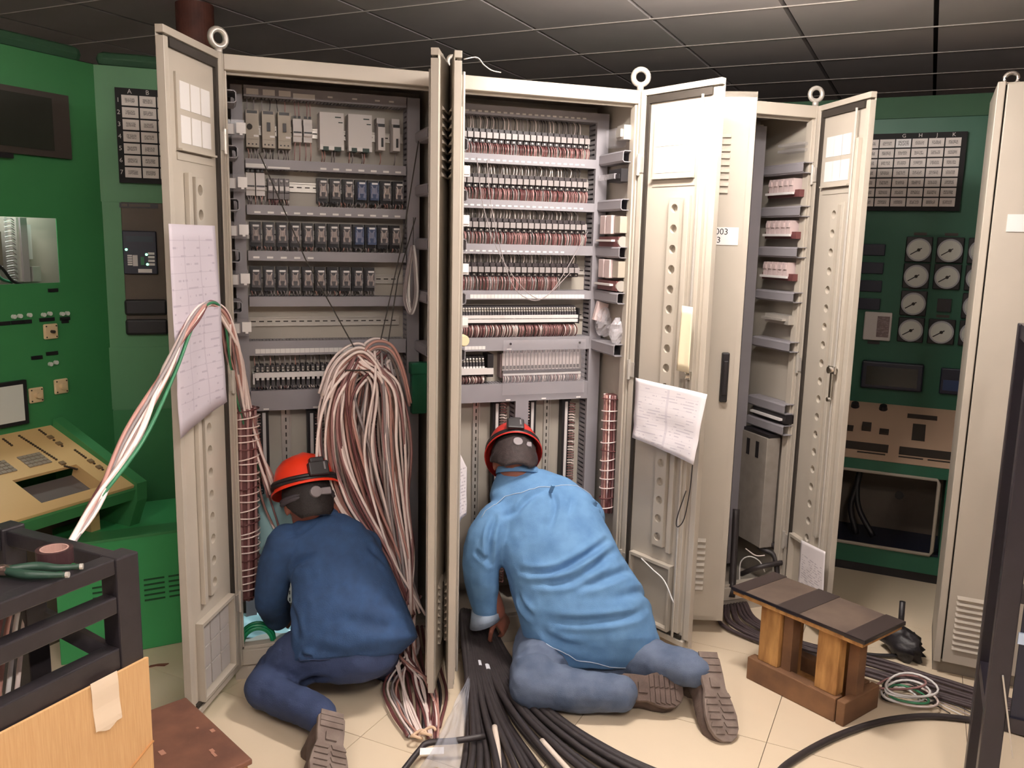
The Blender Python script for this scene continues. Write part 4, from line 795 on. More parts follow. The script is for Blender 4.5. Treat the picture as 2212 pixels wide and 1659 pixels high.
# what shows through the cut-out: backs of terminals and wire bundles
M().box(-.7, .20, 1.35, .1, .21, 1.72).obj('rear_panel', DEV, g1); M().box(-.335, .15, 1.41, -.325, .2, 1.667).box(-.30, .13, 1.41, -.27, .17, 1.667).obj('rear_rail', METAL, g1)
M().box(-.47, .14, 1.46, -.36, .2, 1.61).obj('rear_module', BROWN, g1); M().box(-.255, .15, 1.5, -.225, .2, 1.64).obj('rear_module', DEVL, g1); M().box(-.25, .12, 1.41, -.215, .16, 1.47).obj('rear_module', METAL, g1)
M().box(-.29, .12, 1.41, -.262, .16, 1.667).obj('rear_rail', WGREY, g1)
m = M()
for k in range(26): m.mat(k % 2).tube(spl([(-.345, .14, 1.415 + k * .0097), (-.33, .12, 1.42 + k * .0097), (-.31, .13, 1.412 + k * .0097)], 3), .0022, 4)
m.obj('rear_wiring', [WHITE, WGREY], g1, kind='stuff')
for k, (a, b_, c_) in enumerate(((-.5, .1, 1.5), (-.47, .09, 1.44), (-.43, .08, 1.43))): M().tube(spl([(a - .08, b_, c_ + .1), (a, b_ - .02, c_ + .05), (a + .06, b_, c_ - .01), (a + .12, b_ + .02, c_ - .03)], 5), .006, 6).obj('rear_cable', (WHITE, WGRN, WBLK)[k], g1, smooth=True)
blob((-.455, .12, 1.45), .04, .04, .06, 3, .3).obj('rear_cover', mat('pale_mint_plastic', (206, 232, 222), .5), g1, smooth=True)
lt = bpy.data.lights.new('service_light', 'AREA'); lt.energy = 4; lt.shape = 'RECTANGLE'; lt.size = .3; lt.size_y = .07; lt.color = (.92, 1, .98); lo = bpy.data.objects.new('service_light', lt); COL.objects.link(lo); lo.parent = g1; lo.location = (-.36, .12, 1.905); lo.rotation_euler = (.1, 0, 0)  # added light standing in for the lit room behind the board
M().box(-.5, .08, 1.91, -.2, .16, 1.93).obj('service_lamp', WHITE, g1)  # made-up body for the added cut-out light
cap = M().cyl((0, 0, 0), (0, -.012, 0), .0085, n=14).mesh('indicator_lamp', LAMPW)
for x, z in ((-.43, 1.285), (-.405, 1.286), (-.365, 1.287), (-.305, 1.284), (-.278, 1.287), (-.223, 1.282), (-.20, 1.283), (-.29, 1.082), (-.265, 1.086)): place('indicator_lamp', cap, g1, (x, 0, z))
for x, z, w in ((-.415, 1.262, .05), (-.382, 1.262, .05), (-.29, 1.264, .064), (-.21, 1.262, .044), (-.345, 1.115, .046), (-.278, 1.125, .05), (-.255, 1.38, .042), (-.21, 1.25, .03), (-.47, 1.262, .05)): plate(g1, x - w / 2, x + w / 2, z - .007, z + .007, .006, BLACK, 'name_plate')
for x, z in ((-.28, 1.215), (-.362, .965), (-.25, .985)):
    s_ = plate(g1, x - .031, x + .031, z - .031, z + .031, .012, CREAM, 'rotary_switch', bevel=.006); M().cyl((x, -.012, z), (x, -.03, z), .006 if z > 1.1 else .012, n=12).obj('switch_knob', DARK if z > 1.1 else CREAM, s_)
    for sx in (-1, 1):
        for sz in (-1, 1): M().cyl((x + sx * .022, -.012, z + sz * .022), (x + sx * .022, -.014, z + sz * .022), .003, n=8).obj('screw', DARK, s_)
mt = plate(g1, -.56, -.408, .86, 1.035, .02, BLACK, 'panel_meter'); M().box(-.55, -.022, .875, -.425, -.02, 1.02).obj('dial', LAMPW, mt)
# sloping desk: back edge z .83, front edge z .644, 0.47 deep
def dk(x, d, h=0): c_, s_ = .470 / .504, .186 / .504; return (x, -d * c_ - h * s_, .83 - d * s_ + h * c_)
def desk_box(b, x0, x1, d0, d1, h0, h1): return b.hexa([dk(x0, d1, h0), dk(x1, d1, h0), dk(x1, d0, h0), dk(x0, d0, h0), dk(x0, d1, h1), dk(x1, d1, h1), dk(x1, d0, h1), dk(x0, d0, h1)])
D = .504
for x0, x1, d0, d1 in ((-1.6, -.303, 0, .29), (-1.6, -.303, .455, D), (-.40, -.303, .29, .455), (-1.6, -.66, .29, .455)): desk_box(M(), x0, x1, d0, d1, -.012, .0).obj('desk_top', DESK, g1)
desk_box(M(), -.67, -.39, .28, .465, -.06, -.055).obj('recess_floor', mat('recess_grey', (96, 88, 84), .6), g1)
desk_box(desk_box(desk_box(M(), -.40, -.394, .28, .465, -.06, -.012), -.67, -.66, .28, .465, -.06, -.012), -.67, -.39, .455, .461, -.06, -.012).obj('recess_wall', DESK, g1)
kp = desk_box(M(), 0, .0165, 0, .0165, 0, .004).mesh('key', mat('grey_key', (142, 128, 112), .5))
def dplace(n, me, x, d): 
    p = dk(x, d); return place(n, me, g1, (p[0], p[1], p[2] - .83))
for i in range(5):
    for j in range(4): dplace('key', kp, -.56 + i * .0185, .165 + j * .0205)
for i in range(5):
    for j in range(4): dplace('key', kp, -.70 + i * .0185, .165 + j * .0205)
bb = desk_box(M(), 0, .007, 0, .007, 0, .005).mesh('button', mat('dark_brown_button', (64, 48, 36), .5)); qb = desk_box(M(), 0, .02, 0, .02, 0, .006).mesh('square_button', mat('brown_square_button', (130, 104, 74), .5))
for k in range(18): dplace('button', bb, -.465 + .001 * k, .03 + k * .0125) if k < 17 else None
for k in range(4): dplace('button', bb, -.372, .018 + k * .0125)
for d in (.075, .128): dplace('square_button', qb, -.375, d)
for d in (.105, .155): dplace('button', bb, -.37, d)
for k in range(6): dplace('button', bb, -.345, .20 + k * .0125)
for d in (.285, .335): dplace('square_button', qb, -.35, d)
for d in (.312, .362): dplace('button', bb, -.343, d)
dplace('square_button', qb, -.452, .255)
for k in range(7): dplace('button', bb, -.45 + .004 * k, .283 + k * .006)
for k in range(5): dplace('button', bb, -.53 + .0 * k, .03 + k * .0125)
M().hexa([dk(-1.6, D - .004, -.06), dk(-.29, D - .004, -.06), dk(-.29, D + .012, -.06), dk(-1.6, D + .012, -.06), dk(-1.6, D - .004, -.013), dk(-.29, D - .004, -.013), dk(-.29, D + .012, -.013), dk(-1.6, D + .012, -.013)]).obj('desk_apron', GREEN, g1)
M().add([dk(-.302, 0, .03), dk(-.302, D + .01, .012), (-.302, -.48, .58), (-.302, -.22, 0), (-.302, 0, 0), dk(-.255, 0, .03), dk(-.255, D + .01, .012), (-.255, -.48, .58), (-.255, -.22, 0), (-.255, 0, 0)],
        [(0, 1, 2, 3, 4), (9, 8, 7, 6, 5), (0, 5, 6, 1), (1, 6, 7, 2), (2, 7, 8, 3), (3, 8, 9, 4), (4, 9, 5, 0)]).obj('desk_cheek', GREEN, g1)
M().box(-1.5, -.2, .0, -.32, -.19, .58).obj('knee_panel', BROWN, g1); M().box(-.42, -.36, 0, -.38, -.32, .58).obj('desk_leg', DESK, g1)
# ---- corner board
g2 = thing('control_board', 'light green corner board with a small alarm window panel and black controller', 'control board', (-.475, 1.0, 0))
M().box(0, 0, .0, 1.2, .004, 2.3).obj('board_panel', GREEN_L, g2); M().box(.012, .02, 2.3, 1.2, .2, 2.362).obj('cornice', GREEN_T, g2, bevel=.028)
plate(g2, .0, 1.2, 1.745, 2.3, .003, GREEN_L, 'cover_plate'); plate(g2, .004, 1.2, .845, 1.12, .004, GREEN_L, 'cover_plate'); plate(g2, .002, 1.2, .2, .84, .002, GREEN, 'cover_plate')
annunciator(g2, .106, 2.186, 5, 7, .069, .0489, 'ABCDE', 7)
plate(g2, .082, .25, 1.18, 1.745, .01, BROWN, 'instrument_plate', bevel=.004)
st_ = plate(g2, .078, .23, 1.722, 1.742, .014, BLACK, 'name_plate'); M().box(.086, -.016, 1.727, .11, -.014, 1.738).box(.115, -.016, 1.727, .20, -.014, 1.738).obj('engraving', BROWN, st_, kind='stuff')
ct = plate(g2, .083, .218, 1.44, 1.625, .025, NAVYB, 'controller', bevel=.004); M().box(.098, -.028, 1.578, .205, -.025, 1.603).obj('display', mat('display_window', (62, 72, 80), .25), ct)
for k in range(5): M().box(.1, -.029, 1.478 + k * .0095, .118, -.025, 1.485 + k * .0095).obj('key', WHITE, ct)
M().box(.12, -.029, 1.475, .14, -.025, 1.522).obj('key', DEVL, ct); M().box(.152, -.029, 1.48, .166, -.025, 1.515).obj('key', WGRN, ct)
for k in range(4): M().box(.182, -.029, 1.478 + k * .0155, .208, -.025, 1.488 + k * .0155).obj('key', WHITE, ct)
M().box(.14, -.028, 1.447, .195, -.025, 1.463).obj('name_plate', WHITE, ct)
for x, z in ((.097, 1.545), (.176, 1.525), (.178, 1.483)): M().cyl((x, -.025, z), (x, -.03, z), .0055, n=10).obj('led', LEDG, ct)
for z in (1.262, 1.176): plate(g2, .078, .25, z, z + .068, .03, BLACK, 'blank_module', bevel=.01)
# low green box with ventilation slits in front of the corner board
g3 = thing('equipment_box', 'low green box with ventilation slits beside the leftmost door', 'equipment box', (-.62, .31, 0), .165)
M().box(0, 0, 0, .62, .45, .468).obj('casing', mat('bright_green_paint', (58, 152, 88), .45, noise_=.07, scale=4), g3, bevel=.003)
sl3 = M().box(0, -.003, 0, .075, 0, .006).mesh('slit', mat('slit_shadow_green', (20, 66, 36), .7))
for gx in (.12, .30, .39):
    for k in range(5): place('slit', sl3, g3, (gx, 0, .20 + k * .021))
M().box(-.0, -.004, .462, .62, .1, .472).obj('lid', GREEN, g3)

# ---- right board
g4 = thing('control_board', 'dim green board with round gauges and alarm windows behind the cabinets', 'control board', (*uv(1.6, 2.745)[:2], 0), -pi / 4)
GREEN_D = mat('teal_green_paint', (34, 94, 70), .5, noise_=.1, scale=3)  # console green darkened and blued; dim light put into its colour
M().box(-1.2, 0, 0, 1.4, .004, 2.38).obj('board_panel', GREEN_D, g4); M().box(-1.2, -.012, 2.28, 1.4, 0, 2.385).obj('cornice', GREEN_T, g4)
annunciator(g4, .185, 2.178, 6, 7, .0757, .049, '  GHJK', 0, ((2, 0),))
def gauge(x, z):
    f = plate(g4, x - .062, x + .062, z - .062, z + .066, .02, BLACK, 'gauge', bevel=.004); M().cyl((x, -.02, z), (x, -.032, z), .058, n=28).obj('bezel', mat('pale_gauge_ring', (170, 170, 176), .4), f, smooth=False)
    M().cyl((x, -.032, z), (x, -.034, z), .050, n=28).obj('dial', LAMPW, f); M().ob((x - .012, -.0355, z - .008), Vec((.026, 0, .017)), Vec((0, .001, 0)), Vec((-.0015, 0, .002))).obj('needle', BLACK, f); M().cyl((x, -.034, z), (x, -.038, z), .008, n=12).obj('hub', DARK, f)
    plate(g4, x - .03, x + .03, z + .074, z + .088, .004, FRAME, 'name_plate')
for x, zs in ((.494, (1.62, 1.485, 1.343, 1.204)), (.637, (1.62, 1.485, 1.204)), (.78, (1.62, 1.485, 1.343, 1.204))):
    for z in zs: gauge(x, z)
plate(g4, .605, .67, 1.31, 1.375, .02, BLACK, 'push_button_block')
for z in (1.615, 1.52, 1.425, 1.33): plate(g4, .22, .335, z - .03, z + .03, .012, NAVYB, 'name_display', bevel=.003)
rc = plate(g4, .265, .40, 1.14, 1.29, .03, DEVL, 'chart_recorder', bevel=.006); M().box(.33, -.033, 1.16, .39, -.03, 1.27).obj('chart', print_mat('chart_strip', (150, 132, 132), (92, 70, 72), 30, .0, 1, 0, 1, .5, frq=3), rc)
plate(g4, .29, .35, 1.118, 1.134, .006, BLACK, 'name_plate')
mo = plate(g4, .275, .575, .885, 1.03, .05, NAVYB, 'monitor', bevel=.008); M().box(.30, -.053, .905, .55, -.05, 1.005).obj('screen', SCREEN, mo)
mo = plate(g4, .655, .80, .885, 1.02, .03, NAVYB, 'monitor', bevel=.006); M().box(.67, -.033, .905, .785, -.03, .96).obj('screen', mat('blue_dim_screen', (40, 60, 100), .3), mo)
def dk4(x, d, h=0): c_, s_ = .45 / .497, .21 / .497; return (x, -d * c_ - h * s_, .80 - d * s_ + h * c_)
def db4(x0, x1, d0, d1, h0, h1): return M().hexa([dk4(x0, d1, h0), dk4(x1, d1, h0), dk4(x1, d0, h0), dk4(x0, d0, h0), dk4(x0, d1, h1), dk4(x1, d1, h1), dk4(x1, d0, h1), dk4(x0, d0, h1)])
db4(-.6, 1.4, 0, .497, -.012, 0).obj('desk_top', mat('dim_desk_laminate', (196, 166, 142), .5, noise_=.05, scale=6), g4)
for x0, x1, d0, d1, h in ((.20, .45, .37, .43, .006), (.50, .75, .37, .43, .006), (.80, 1.0, .37, .43, .006), (.31, .44, .445, .452, .004), (.5, .61, .445, .452, .004), (.63, .74, .445, .452, .004), (.52, .66, .08, .11, .008), (.55, .61, .16, .30, .004), (.06, .13, .37, .43, .006)): db4(x0, x1, d0, d1, 0, h).obj('key_panel', FRAME, g4)
for x in (.12, .26, .40): M().cyl(dk4(x, .05), dk4(x, .05, .022), .022, .018, n=14).obj('rotary_knob', BLACK, g4)
for x, d in ((.25, .26), (.335, .245), (.42, .26)): db4(x - .022, x + .022, d - .02, d + .02, 0, .03 if abs(x - .335) < .01 else .01).obj('lever_switch', FRAME, g4)
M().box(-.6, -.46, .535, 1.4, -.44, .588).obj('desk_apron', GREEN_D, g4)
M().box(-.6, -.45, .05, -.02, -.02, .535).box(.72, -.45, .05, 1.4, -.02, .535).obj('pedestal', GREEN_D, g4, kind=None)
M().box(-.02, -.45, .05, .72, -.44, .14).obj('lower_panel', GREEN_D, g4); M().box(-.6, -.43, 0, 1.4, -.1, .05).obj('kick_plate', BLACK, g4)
M().box(-.02, -.12, .05, .72, -.11, .535).obj('recess_back', BROWN, g4); M().box(-.02, -.44, .13, .72, -.12, .15).obj('recess_floor', NAVYB, g4)
M().tube([(x, -.456, z) for x, z in ((.02, .15), (.01, .17), (.01, .51), (.02, .53), (.68, .53), (.69, .51), (.69, .17), (.68, .15))], .009, 8, closed=True).obj('recess_frame', DEV, g4, smooth=True)
for a in ((.3, .34, .22), (.34, .42, .2)): M().tube(spl([(.33, -.3, .53), (.32, -.32, .42), (a[0] * 1.0, -.34, .3), (a[1], -.36, .17)], 6), .014, 8).obj('hanging_cable', BLACK, g4, smooth=True)
for x in (.15, .52): M().cyl((x, -.12, .34), (x, -.126, .34), .022, n=14).obj('knock_out', BLACK, g4)

# ---- beige cabinet standing at the right edge
r5 = thing('electrical_cabinet', 'closed beige cabinet with bottom slots at the right edge of the picture', 'cabinet', (2.56, -.70, 0), -pi / 4)
M().box(0, .018, .05, .8, .45, 2.2).obj('casing', BEIGE, r5, bevel=.003); M().box(0, .03, 0, .8, .45, .05).obj('plinth', mat('grey_plinth', (140, 132, 122), .5), r5)
d5 = M().box(.03, -.014, .06, .77, .012, 2.19).obj('door', BEIGE, r5, bevel=.003); M().box(.026, .012, .06, .03, .018, 2.19).obj('door_seam', DARK, r5)
M().box(.0, -.002, .05, .025, .018, 2.2).obj('corner_post', BEIGE, r5, bevel=.003)
lv = M().add([(0, 0, 0), (.105, 0, 0), (.105, 0, .012), (0, 0, .012), (.003, -.009, 0), (.102, -.009, 0)], [(0, 1, 2, 3), (3, 2, 5, 4), (0, 4, 5, 1), (0, 3, 4), (1, 5, 2)]).mesh('louvre', BEIGE)
for b0, bx in ((.12, .055), (1.78, .19)):
    for k in range(10): place('louvre', lv, d5, (bx, -.014, b0 + k * .0225))
M().box(.075, -.018, 1.69, .22, -.014, 1.75).obj('name_plate', WHITE, d5)
M().cyl((.05, .2, 2.2), (.05, .2, 2.22), .014).tube([(.05 + .022 * cos(a), .2, 2.24 + .022 * sin(a)) for a in (2 * pi * i / 20 for i in range(20))], .008, 8, closed=True).obj('lifting_eye', CHROME, r5, smooth=True)
# ---- black rack in the right foreground
BLK = mat('black_rack_paint', (40, 36, 44), .35, noise_=.15, scale=20)
r6 = thing('equipment_rack', 'glossy black equipment rack cut off by the right edge of the picture', 'rack', (1.885, -1.50, 0), -pi / 4)
for a in (0, .55): M().box(a, 0, 0, a + .05, .05, 1.42).obj('post', BLK, r6, bevel=.003)
for a in (0, .55): M().box(a, .33, 0, a + .05, .38, 1.42).obj('post', BLK, r6, bevel=.003)
for z in (.02, .36, .72, 1.38): M().box(.05, .005, z, .55, .045, z + .04).obj('rail', BLK, r6)
for z in (.36, 1.38): M().box(.005, .05, z, .045, .33, z + .04).obj('rail', BLK, r6)
M().box(.06, .012, .4, .55, .02, .72).obj('front_panel', NAVYB, r6); M().box(.06, .012, .76, .55, .02, 1.38).obj('front_panel', mat('dark_glass_panel', (34, 34, 52), .12), r6)
M().box(.055, .004, .61, .12, .012, .64).obj('paper_label', mat('lit_label', (196, 214, 240), .5), r6)
M().bar((.03, -.01, .52), (.075, -.012, .30), .012, .004).obj('stay_bar', METAL, r6)

# ---------------------------------------------------------------- foreground bench frame, cardboard, tools
STEEL = mat('black_steel_paint', (40, 36, 40), .42, noise_=.2, scale=30, bump=.1, bscale=90)
f1 = thing('steel_frame', 'black welded steel frame holding a cardboard sheet in the left foreground', 'steel frame', (-.194, -1.216, 0), pi / 4)
for x, y in ((-.055, 0), (-.95, 0), (-.055, .36), (-.95, .36)): M().box(x, y, 0, x + .055, y + .05, .965).obj('post', STEEL, f1, bevel=.004)
for z0, z1 in ((.932, .965), (.848, .884), (.722, .772), (.1, .14)): M().box(-.895, .003, z0, -.055, .04, z1).obj('rail', STEEL, f1, bevel=.003)
for z0, z1 in ((.915, .965), (.1, .14)): M().box(-.895, .365, z0, -.055, .405, z1).obj('rail', STEEL, f1, bevel=.003)
M().box(-.95, .04, .957, -.185, .18, .964).obj('top_plate', STEEL, f1, bevel=.001)
M().box(-.045, .05, .925, -.012, .36, .96).obj('side_rail', STEEL, f1, bevel=.003)
M().box(-.185, .10, .0, -.14, .145, .957).obj('inner_post', STEEL, f1, bevel=.003)
M().bar((-.15, .12, .86), (-.06, .05, .76), .03, .03).obj('brace', STEEL, f1)
f2 = M().box(-.93, -.008, .05, .004, -.001, .728)
cb = f2.obj('cardboard_sheet', mat('corrugated_cardboard', (204, 164, 116), .85, rgb2=(194, 152, 104), scale=26, stretch=(14, 1, .6), bump=.25, bscale=30), None, loc=(-.194, -1.216, 0), rz=pi / 4); tag(cb, 'tan corrugated cardboard sheet taped to the black steel frame', 'cardboard')
M().bar((-.22, -.0095, .42), (.004, -.0095, .535), .003, .006, (0, 1, 0)).obj('crease', mat('cardboard_crease', (176, 128, 80), .9), cb)
M().grid(lambda a, b: (-.135 + .062 * a + (.006 * (b - .5)), -.0095 - .001 * sin(b * 9), .735 - .118 * b + (.03 * abs(a - .45) if b > .95 else 0)), 6, 10).obj('tape_strip', mat('masking_tape', (224, 204, 180), .6), cb, solid=.0012)
# tape roll
t = thing('tape_roll', 'small brown tape roll standing beside wires on the black frame', 'tape roll', (-.345, -1.243, .9655))
M().lathe([(.026, 0), (.034, 0), (.034, .03), (.026, .03), (.026, 0)], 28).obj('tape', mat('dark_tape', (60, 38, 40), .4), t); M().lathe([(.0235, .0), (.0262, .0), (.0262, .031), (.0235, .031), (.0235, 0)], 28).obj('core', mat('tape_core', (176, 140, 130), .7), t)
# pliers
t = thing('pliers', 'pliers with dark green grips lying on the black frame', 'pliers', (-.42, -1.29, .9645), -.35)
HG = mat('dark_green_grip', (36, 62, 50), .5)
for q, s_ in ((spl([(.0, .004, .012), (.045, .022, .012), (.085, .02, .011), (.125, .03, .011)], 5), 1), (spl([(0, -.004, .012), (.045, -.018, .012), (.085, -.016, .011), (.12, -.012, .011)], 5), -1)):
    g = M().tube(q, [.0075 + .002 * sin(i * .3) for i in range(len(q))], 8).obj('grip', HG, t, smooth=True); M().cyl(q[-1], q[-1] + (q[-1] - q[-2]).normalized() * .006, .006, n=8).obj('grip_tip', METAL, t)
M().ob((-.02, .0, .012), (.026, 0, 0), (0, .013, 0), (0, 0, .007)).cyl((-.01, 0, .016), (-.01, 0, .022), .008, n=12).ob((-.062, .006, .012), (.022, 0, 0), (0, .005, 0), (0, 0, .006)).ob((-.062, -.006, .012), (.022, 0, 0), (0, .005, 0), (0, 0, .006)).obj('jaw', mat('worn_steel', (110, 92, 84), .4, .7), t, bevel=.003)
# short wires standing inside the frame
for k in range(9):
    c_ = (WPINK, DKRED, WTAN, WHITE)[k % 4]; x = -.62 + .033 * k
    p = [uv(.7227, -.997)[i] for i in (0, 1)]; q = lambda lx, ly, z: (p[0] + lx * Q - ly * Q, p[1] + lx * Q + ly * Q, z)
    tag(M().tube(spl([q(x * .6 - .02, .09 + rnd(-.02, .02), .0), q(x * .6 - .03, .1, .5), q(x * .55, .11, .8), q(x * .5 + .02, .12, .93)], 5), .005, 6).obj('loose_wire', c_, smooth=True), 'loose coloured wire standing behind the lower rail of the black frame', 'wire', 'wires inside the black frame')
# brown wooden box
WBX = mat('red_brown_worn_wood', (124, 82, 64), .7, bump=.2, bscale=60, rgb2=(96, 62, 50), scale=9); WRAW = mat('raw_plywood_edge', (180, 134, 92), .8, noise_=.2, scale=30)
t = thing('wooden_box', 'worn red-brown wooden box on the floor behind the cardboard', 'wooden box', (-.16, -.745, 0), -1.137)
M().box(-.21, -.30, .226, .21, .11, .242).obj('lid', WBX, t, bevel=.004); M().box(-.2, .084, 0, .2, .1, .226).obj('side_board', WRAW, t); M().box(-.2, -.29, 0, .2, -.274, .226).obj('side_board', WRAW, t)
for x in (-.2, .184): M().box(x, -.274, 0, x + .016, .084, .226).obj('end_board', WRAW, t)
for k in range(7): M().ob((rnd(-.18, .18), rnd(-.2, .09), .2425), (rnd(.004, .012), 0, 0), (0, rnd(.003, .008), 0), (0, 0, .0008)).obj('worn_patch', mat('pale_scuff', (178, 128, 108), .8), t)

# ---------------------------------------------------------------- wooden stool with taped top
PINE = mat('rough_pine', (196, 148, 88), .8, rgb2=(150, 104, 58), scale=12, bump=.3, bscale=50, stretch=(3, 3, .6)); PINED = mat('dirty_pine', (128, 92, 62), .85, rgb2=(100, 70, 48), scale=10, bump=.3, bscale=40, stretch=(1, .5, 1))
BOARD = mat('dirty_stool_board', (104, 88, 76), .75, rgb2=(84, 70, 62), scale=7, bump=.1, bscale=60); TAPE = mat('black_glossy_tape', (34, 26, 28), .18)
st = thing('wooden_stool', 'low wooden stool of rough blocks with a taped dark board top', 'stool', (2.0, -.665, 0), -1.257)
# local x runs along the long side (towards the camera), local y to the right
M().box(-.185, -.115, 0, .185, -.07, .088).obj('base_plank', PINED, st, bevel=.004); M().box(-.185, .06, 0, .185, .105, .088).obj('base_plank', PINED, st, bevel=.004); M().box(.19, -.115, 0, .222, .105, .088).obj('base_plank', PINED, st, bevel=.004)
M().box(-.185, -.07, .0, .185, .06, .03).obj('base_board', PINE, st)
for x, y in ((-.15, -.10), (.09, -.10), (-.15, .01), (.09, .01)): M().box(x, y, .088 if y < -.05 else .03, x + .085, y + .045, .318).obj('leg', PINE, st, bevel=.003)
for x, y in ((-.06, -.085), (.175, -.04)): M().box(x, y, .03, x + .04, y + .05, .318).obj('leg', PINED, st, bevel=.003)
M().box(-.255, -.135, .318, .275, .115, .336).obj('top_batten', PINE, st, bevel=.002); M().box(-.26, -.138, .336, .28, .118, .346).obj('top_board', BOARD, st, bevel=.002)
for a, b_ in ((-.262, -.20), (-.06, .03), (.21, .283)): M().box(a, -.141, .334, b_, .121, .3475).obj('tape_band', mat('dull_black_tape', (58, 48, 46), .5), st)
M().box(-.262, -.142, .336, .283, -.137, .3485).box(.279, -.14, .336, .284, .12, .3485).obj('tape_edge', TAPE, st, bevel=.002)

# ---------------------------------------------------------------- papers
def sheet(name, label, q, m_, bulge, n=14, curl=0):
    a, b, c_, d = [Vec(p) for p in q]; nn = (b - a).cross(d - a).normalized()
    if nn.y > 0: nn = -nn
    def P(u, v):
        p = (a * (1 - u) + b * u) * (1 - v) + (d * (1 - u) + c_ * u) * v
        return p + nn * (bulge * (.4 * sin(u * pi * 2.3 + v) + .5 * noise.noise(Vec((u * 3, v * 4, bulge * 90)))) * (.3 + v) + curl * v * v)
    o = M().grid(P, n, n).obj(name, m_, None, smooth=True, solid=.0006); return tag(o, label, 'paper')
PAP1 = print_mat('drawing_sheet', (192, 183, 192), (170, 160, 172), 26, .08, .94, .1, .95, .25, cols=3, rough=.55, frq=10, axis=(1, 2), thr=.56); PAP2 = print_mat('wiring_list_sheet', (230, 224, 228), (204, 197, 206), 24, .1, .92, .1, .92, .35, cols=2, rough=.55, frq=9, axis=(1, 2), thr=.54); PAP3 = print_mat('pocket_sheet_print', (230, 222, 224), (190, 180, 186), 24, .1, .9, .08, .7, .4, frq=9, axis=(1, 2), thr=.5)
N1 = (.024, -.014, .907, -.4208)
sheet('paper_sheet', 'long greyish drawing sheet hung on the leftmost open door', [(-0.142,-0.456,1.645), (-0.02,-0.194,1.645), (-0.005,-0.195,1.083), (-0.139,-0.483,1.033)], PAP1, .012)
sheet('paper_sheet', 'creased white wiring sheet taped across the bright middle door', [(1.525,-0.106,1.1), (1.642,-0.441,1.089), (1.612,-0.429,0.826), (1.52,-0.123,0.864)], PAP2, .014)
sheet('paper_sheet', 'white printed sheets tucked in the bottom pocket of the far right door', [(2.292,-0.207,0.395), (2.261,-0.398,0.414), (2.259,-0.407,0.224), (2.291,-0.21,0.175)], PAP3, .004)
sheet('paper_sheet', 'small white paper edge sticking out beside the paired doors', [(0.771,-0.2,0.897), (0.824,-0.16,0.798), (0.823,-0.16,0.621), (0.78,-0.2,0.594)], PAP3, .006)
sheet('paper_strip', 'torn cream paper strip hanging beside the lock on the bright door', [(1.595,-0.308,1.399), (1.612,-0.357,1.396), (1.612,-0.357,1.154), (1.592,-0.299,1.157)], mat('cream_paper', (236, 222, 190), .6), .003, 8)

# ---------------------------------------------------------------- hanging bundle of multicore wires in the left cabinet
def lerp(a, b, t): return Vec(a) * (1 - t) + Vec(b) * t
WC = [WPINK, WPINK, WPINK, WTAN, PINKW, WGREY, WPINK, WPINK, WTAN, PINKW, WPINK, DKRED]
hb = thing('wire_bundle', 'thick bundle of pink and white wires hung by strings in the left cabinet', 'wire bundle', (.45, .0, 0)); ob_ = Vec((.45, 0, 0))
for k in range(84):
    a = rnd(0, 1); dp_ = rnd(-.06, .07); r = rnd(.0042, .006); lft = k % 2; j = lambda s=.012: Vec((rnd(-s, s), rnd(-s, s), rnd(-s, s)))
    if k % 3: t = lerp((0.404,0,1.186), (0.484,0,1.194), a) + Vec((0, dp_ * .5, rnd(-.03, .02)))
    else: t = lerp((0.506,0.03,1.224), (0.583,0.03,1.188), a) + Vec((0, dp_ * .5, rnd(-.02, .01)))
    if lft: p = [t, lerp((0.334,0,1.08), (0.449,0,1.059), a), lerp((0.285,0,0.878), (0.482,0,0.867), a), lerp((0.328,0,0.666), (0.55,0,0.648), a), lerp((0.493,-0.02,0.442), (0.617,-0.02,0.43), a), lerp((0.575,-0.05,0.242), (0.674,-0.05,0.23), a)]
    else: p = [t, lerp((0.483,0,1.092), (0.603,0,1.088), a), lerp((0.448,0,0.869), (0.652,0,0.857), a), lerp((0.498,0,0.653), (0.647,0,0.64), a), lerp((0.563,-0.02,0.435), (0.653,-0.02,0.426), a), lerp((0.593,-0.05,0.24), (0.686,-0.05,0.228), 1 - a)]
    p = [p[0]] + [q + j(.013) + Vec((0, dp_, 0)) for q in p[1:]]
    m = M(); pts = spl([q - ob_ for q in p], 6); m.tube(pts, r, 6); m.obj('wire', random.choice(WC), hb, smooth=True)
for k in range(20):   # over-the-top arches that join the two sides
    a = rnd(0, 1); y = rnd(-.05, .05); z = rnd(-.012, .012)
    p = [lerp((0.317,0,1.047), (0.382,0,1.044), a), lerp((0.354,0,1.147), (0.397,0,1.135), a), lerp((0.409,0,1.209), (0.442,0,1.181), a), lerp((0.476,0,1.225), (0.467,0,1.184), a), lerp((0.538,0,1.159), (0.5,0,1.143), a), lerp((0.585,0,1.036), (0.542,0,1.038), a)] if k % 3 else [(0.455,0.03,1.139), lerp((0.481,0.03,1.221), (0.489,0.03,1.198), a), lerp((0.526,0.03,1.249), (0.531,0.03,1.22), a), lerp((0.583,0.03,1.226), (0.574,0.03,1.202), a), lerp((0.623,0.03,1.134), (0.609,0.03,1.135), a), lerp((0.651,0.03,1.01), (0.635,0.03,1.011), a)]
    M().tube(spl([Vec(q) + Vec((0, y, z)) - ob_ for q in p], 6), .0052, 6).obj('wire', random.choice([WPINK, WPINK, WTAN, WGREY]), hb, smooth=True)
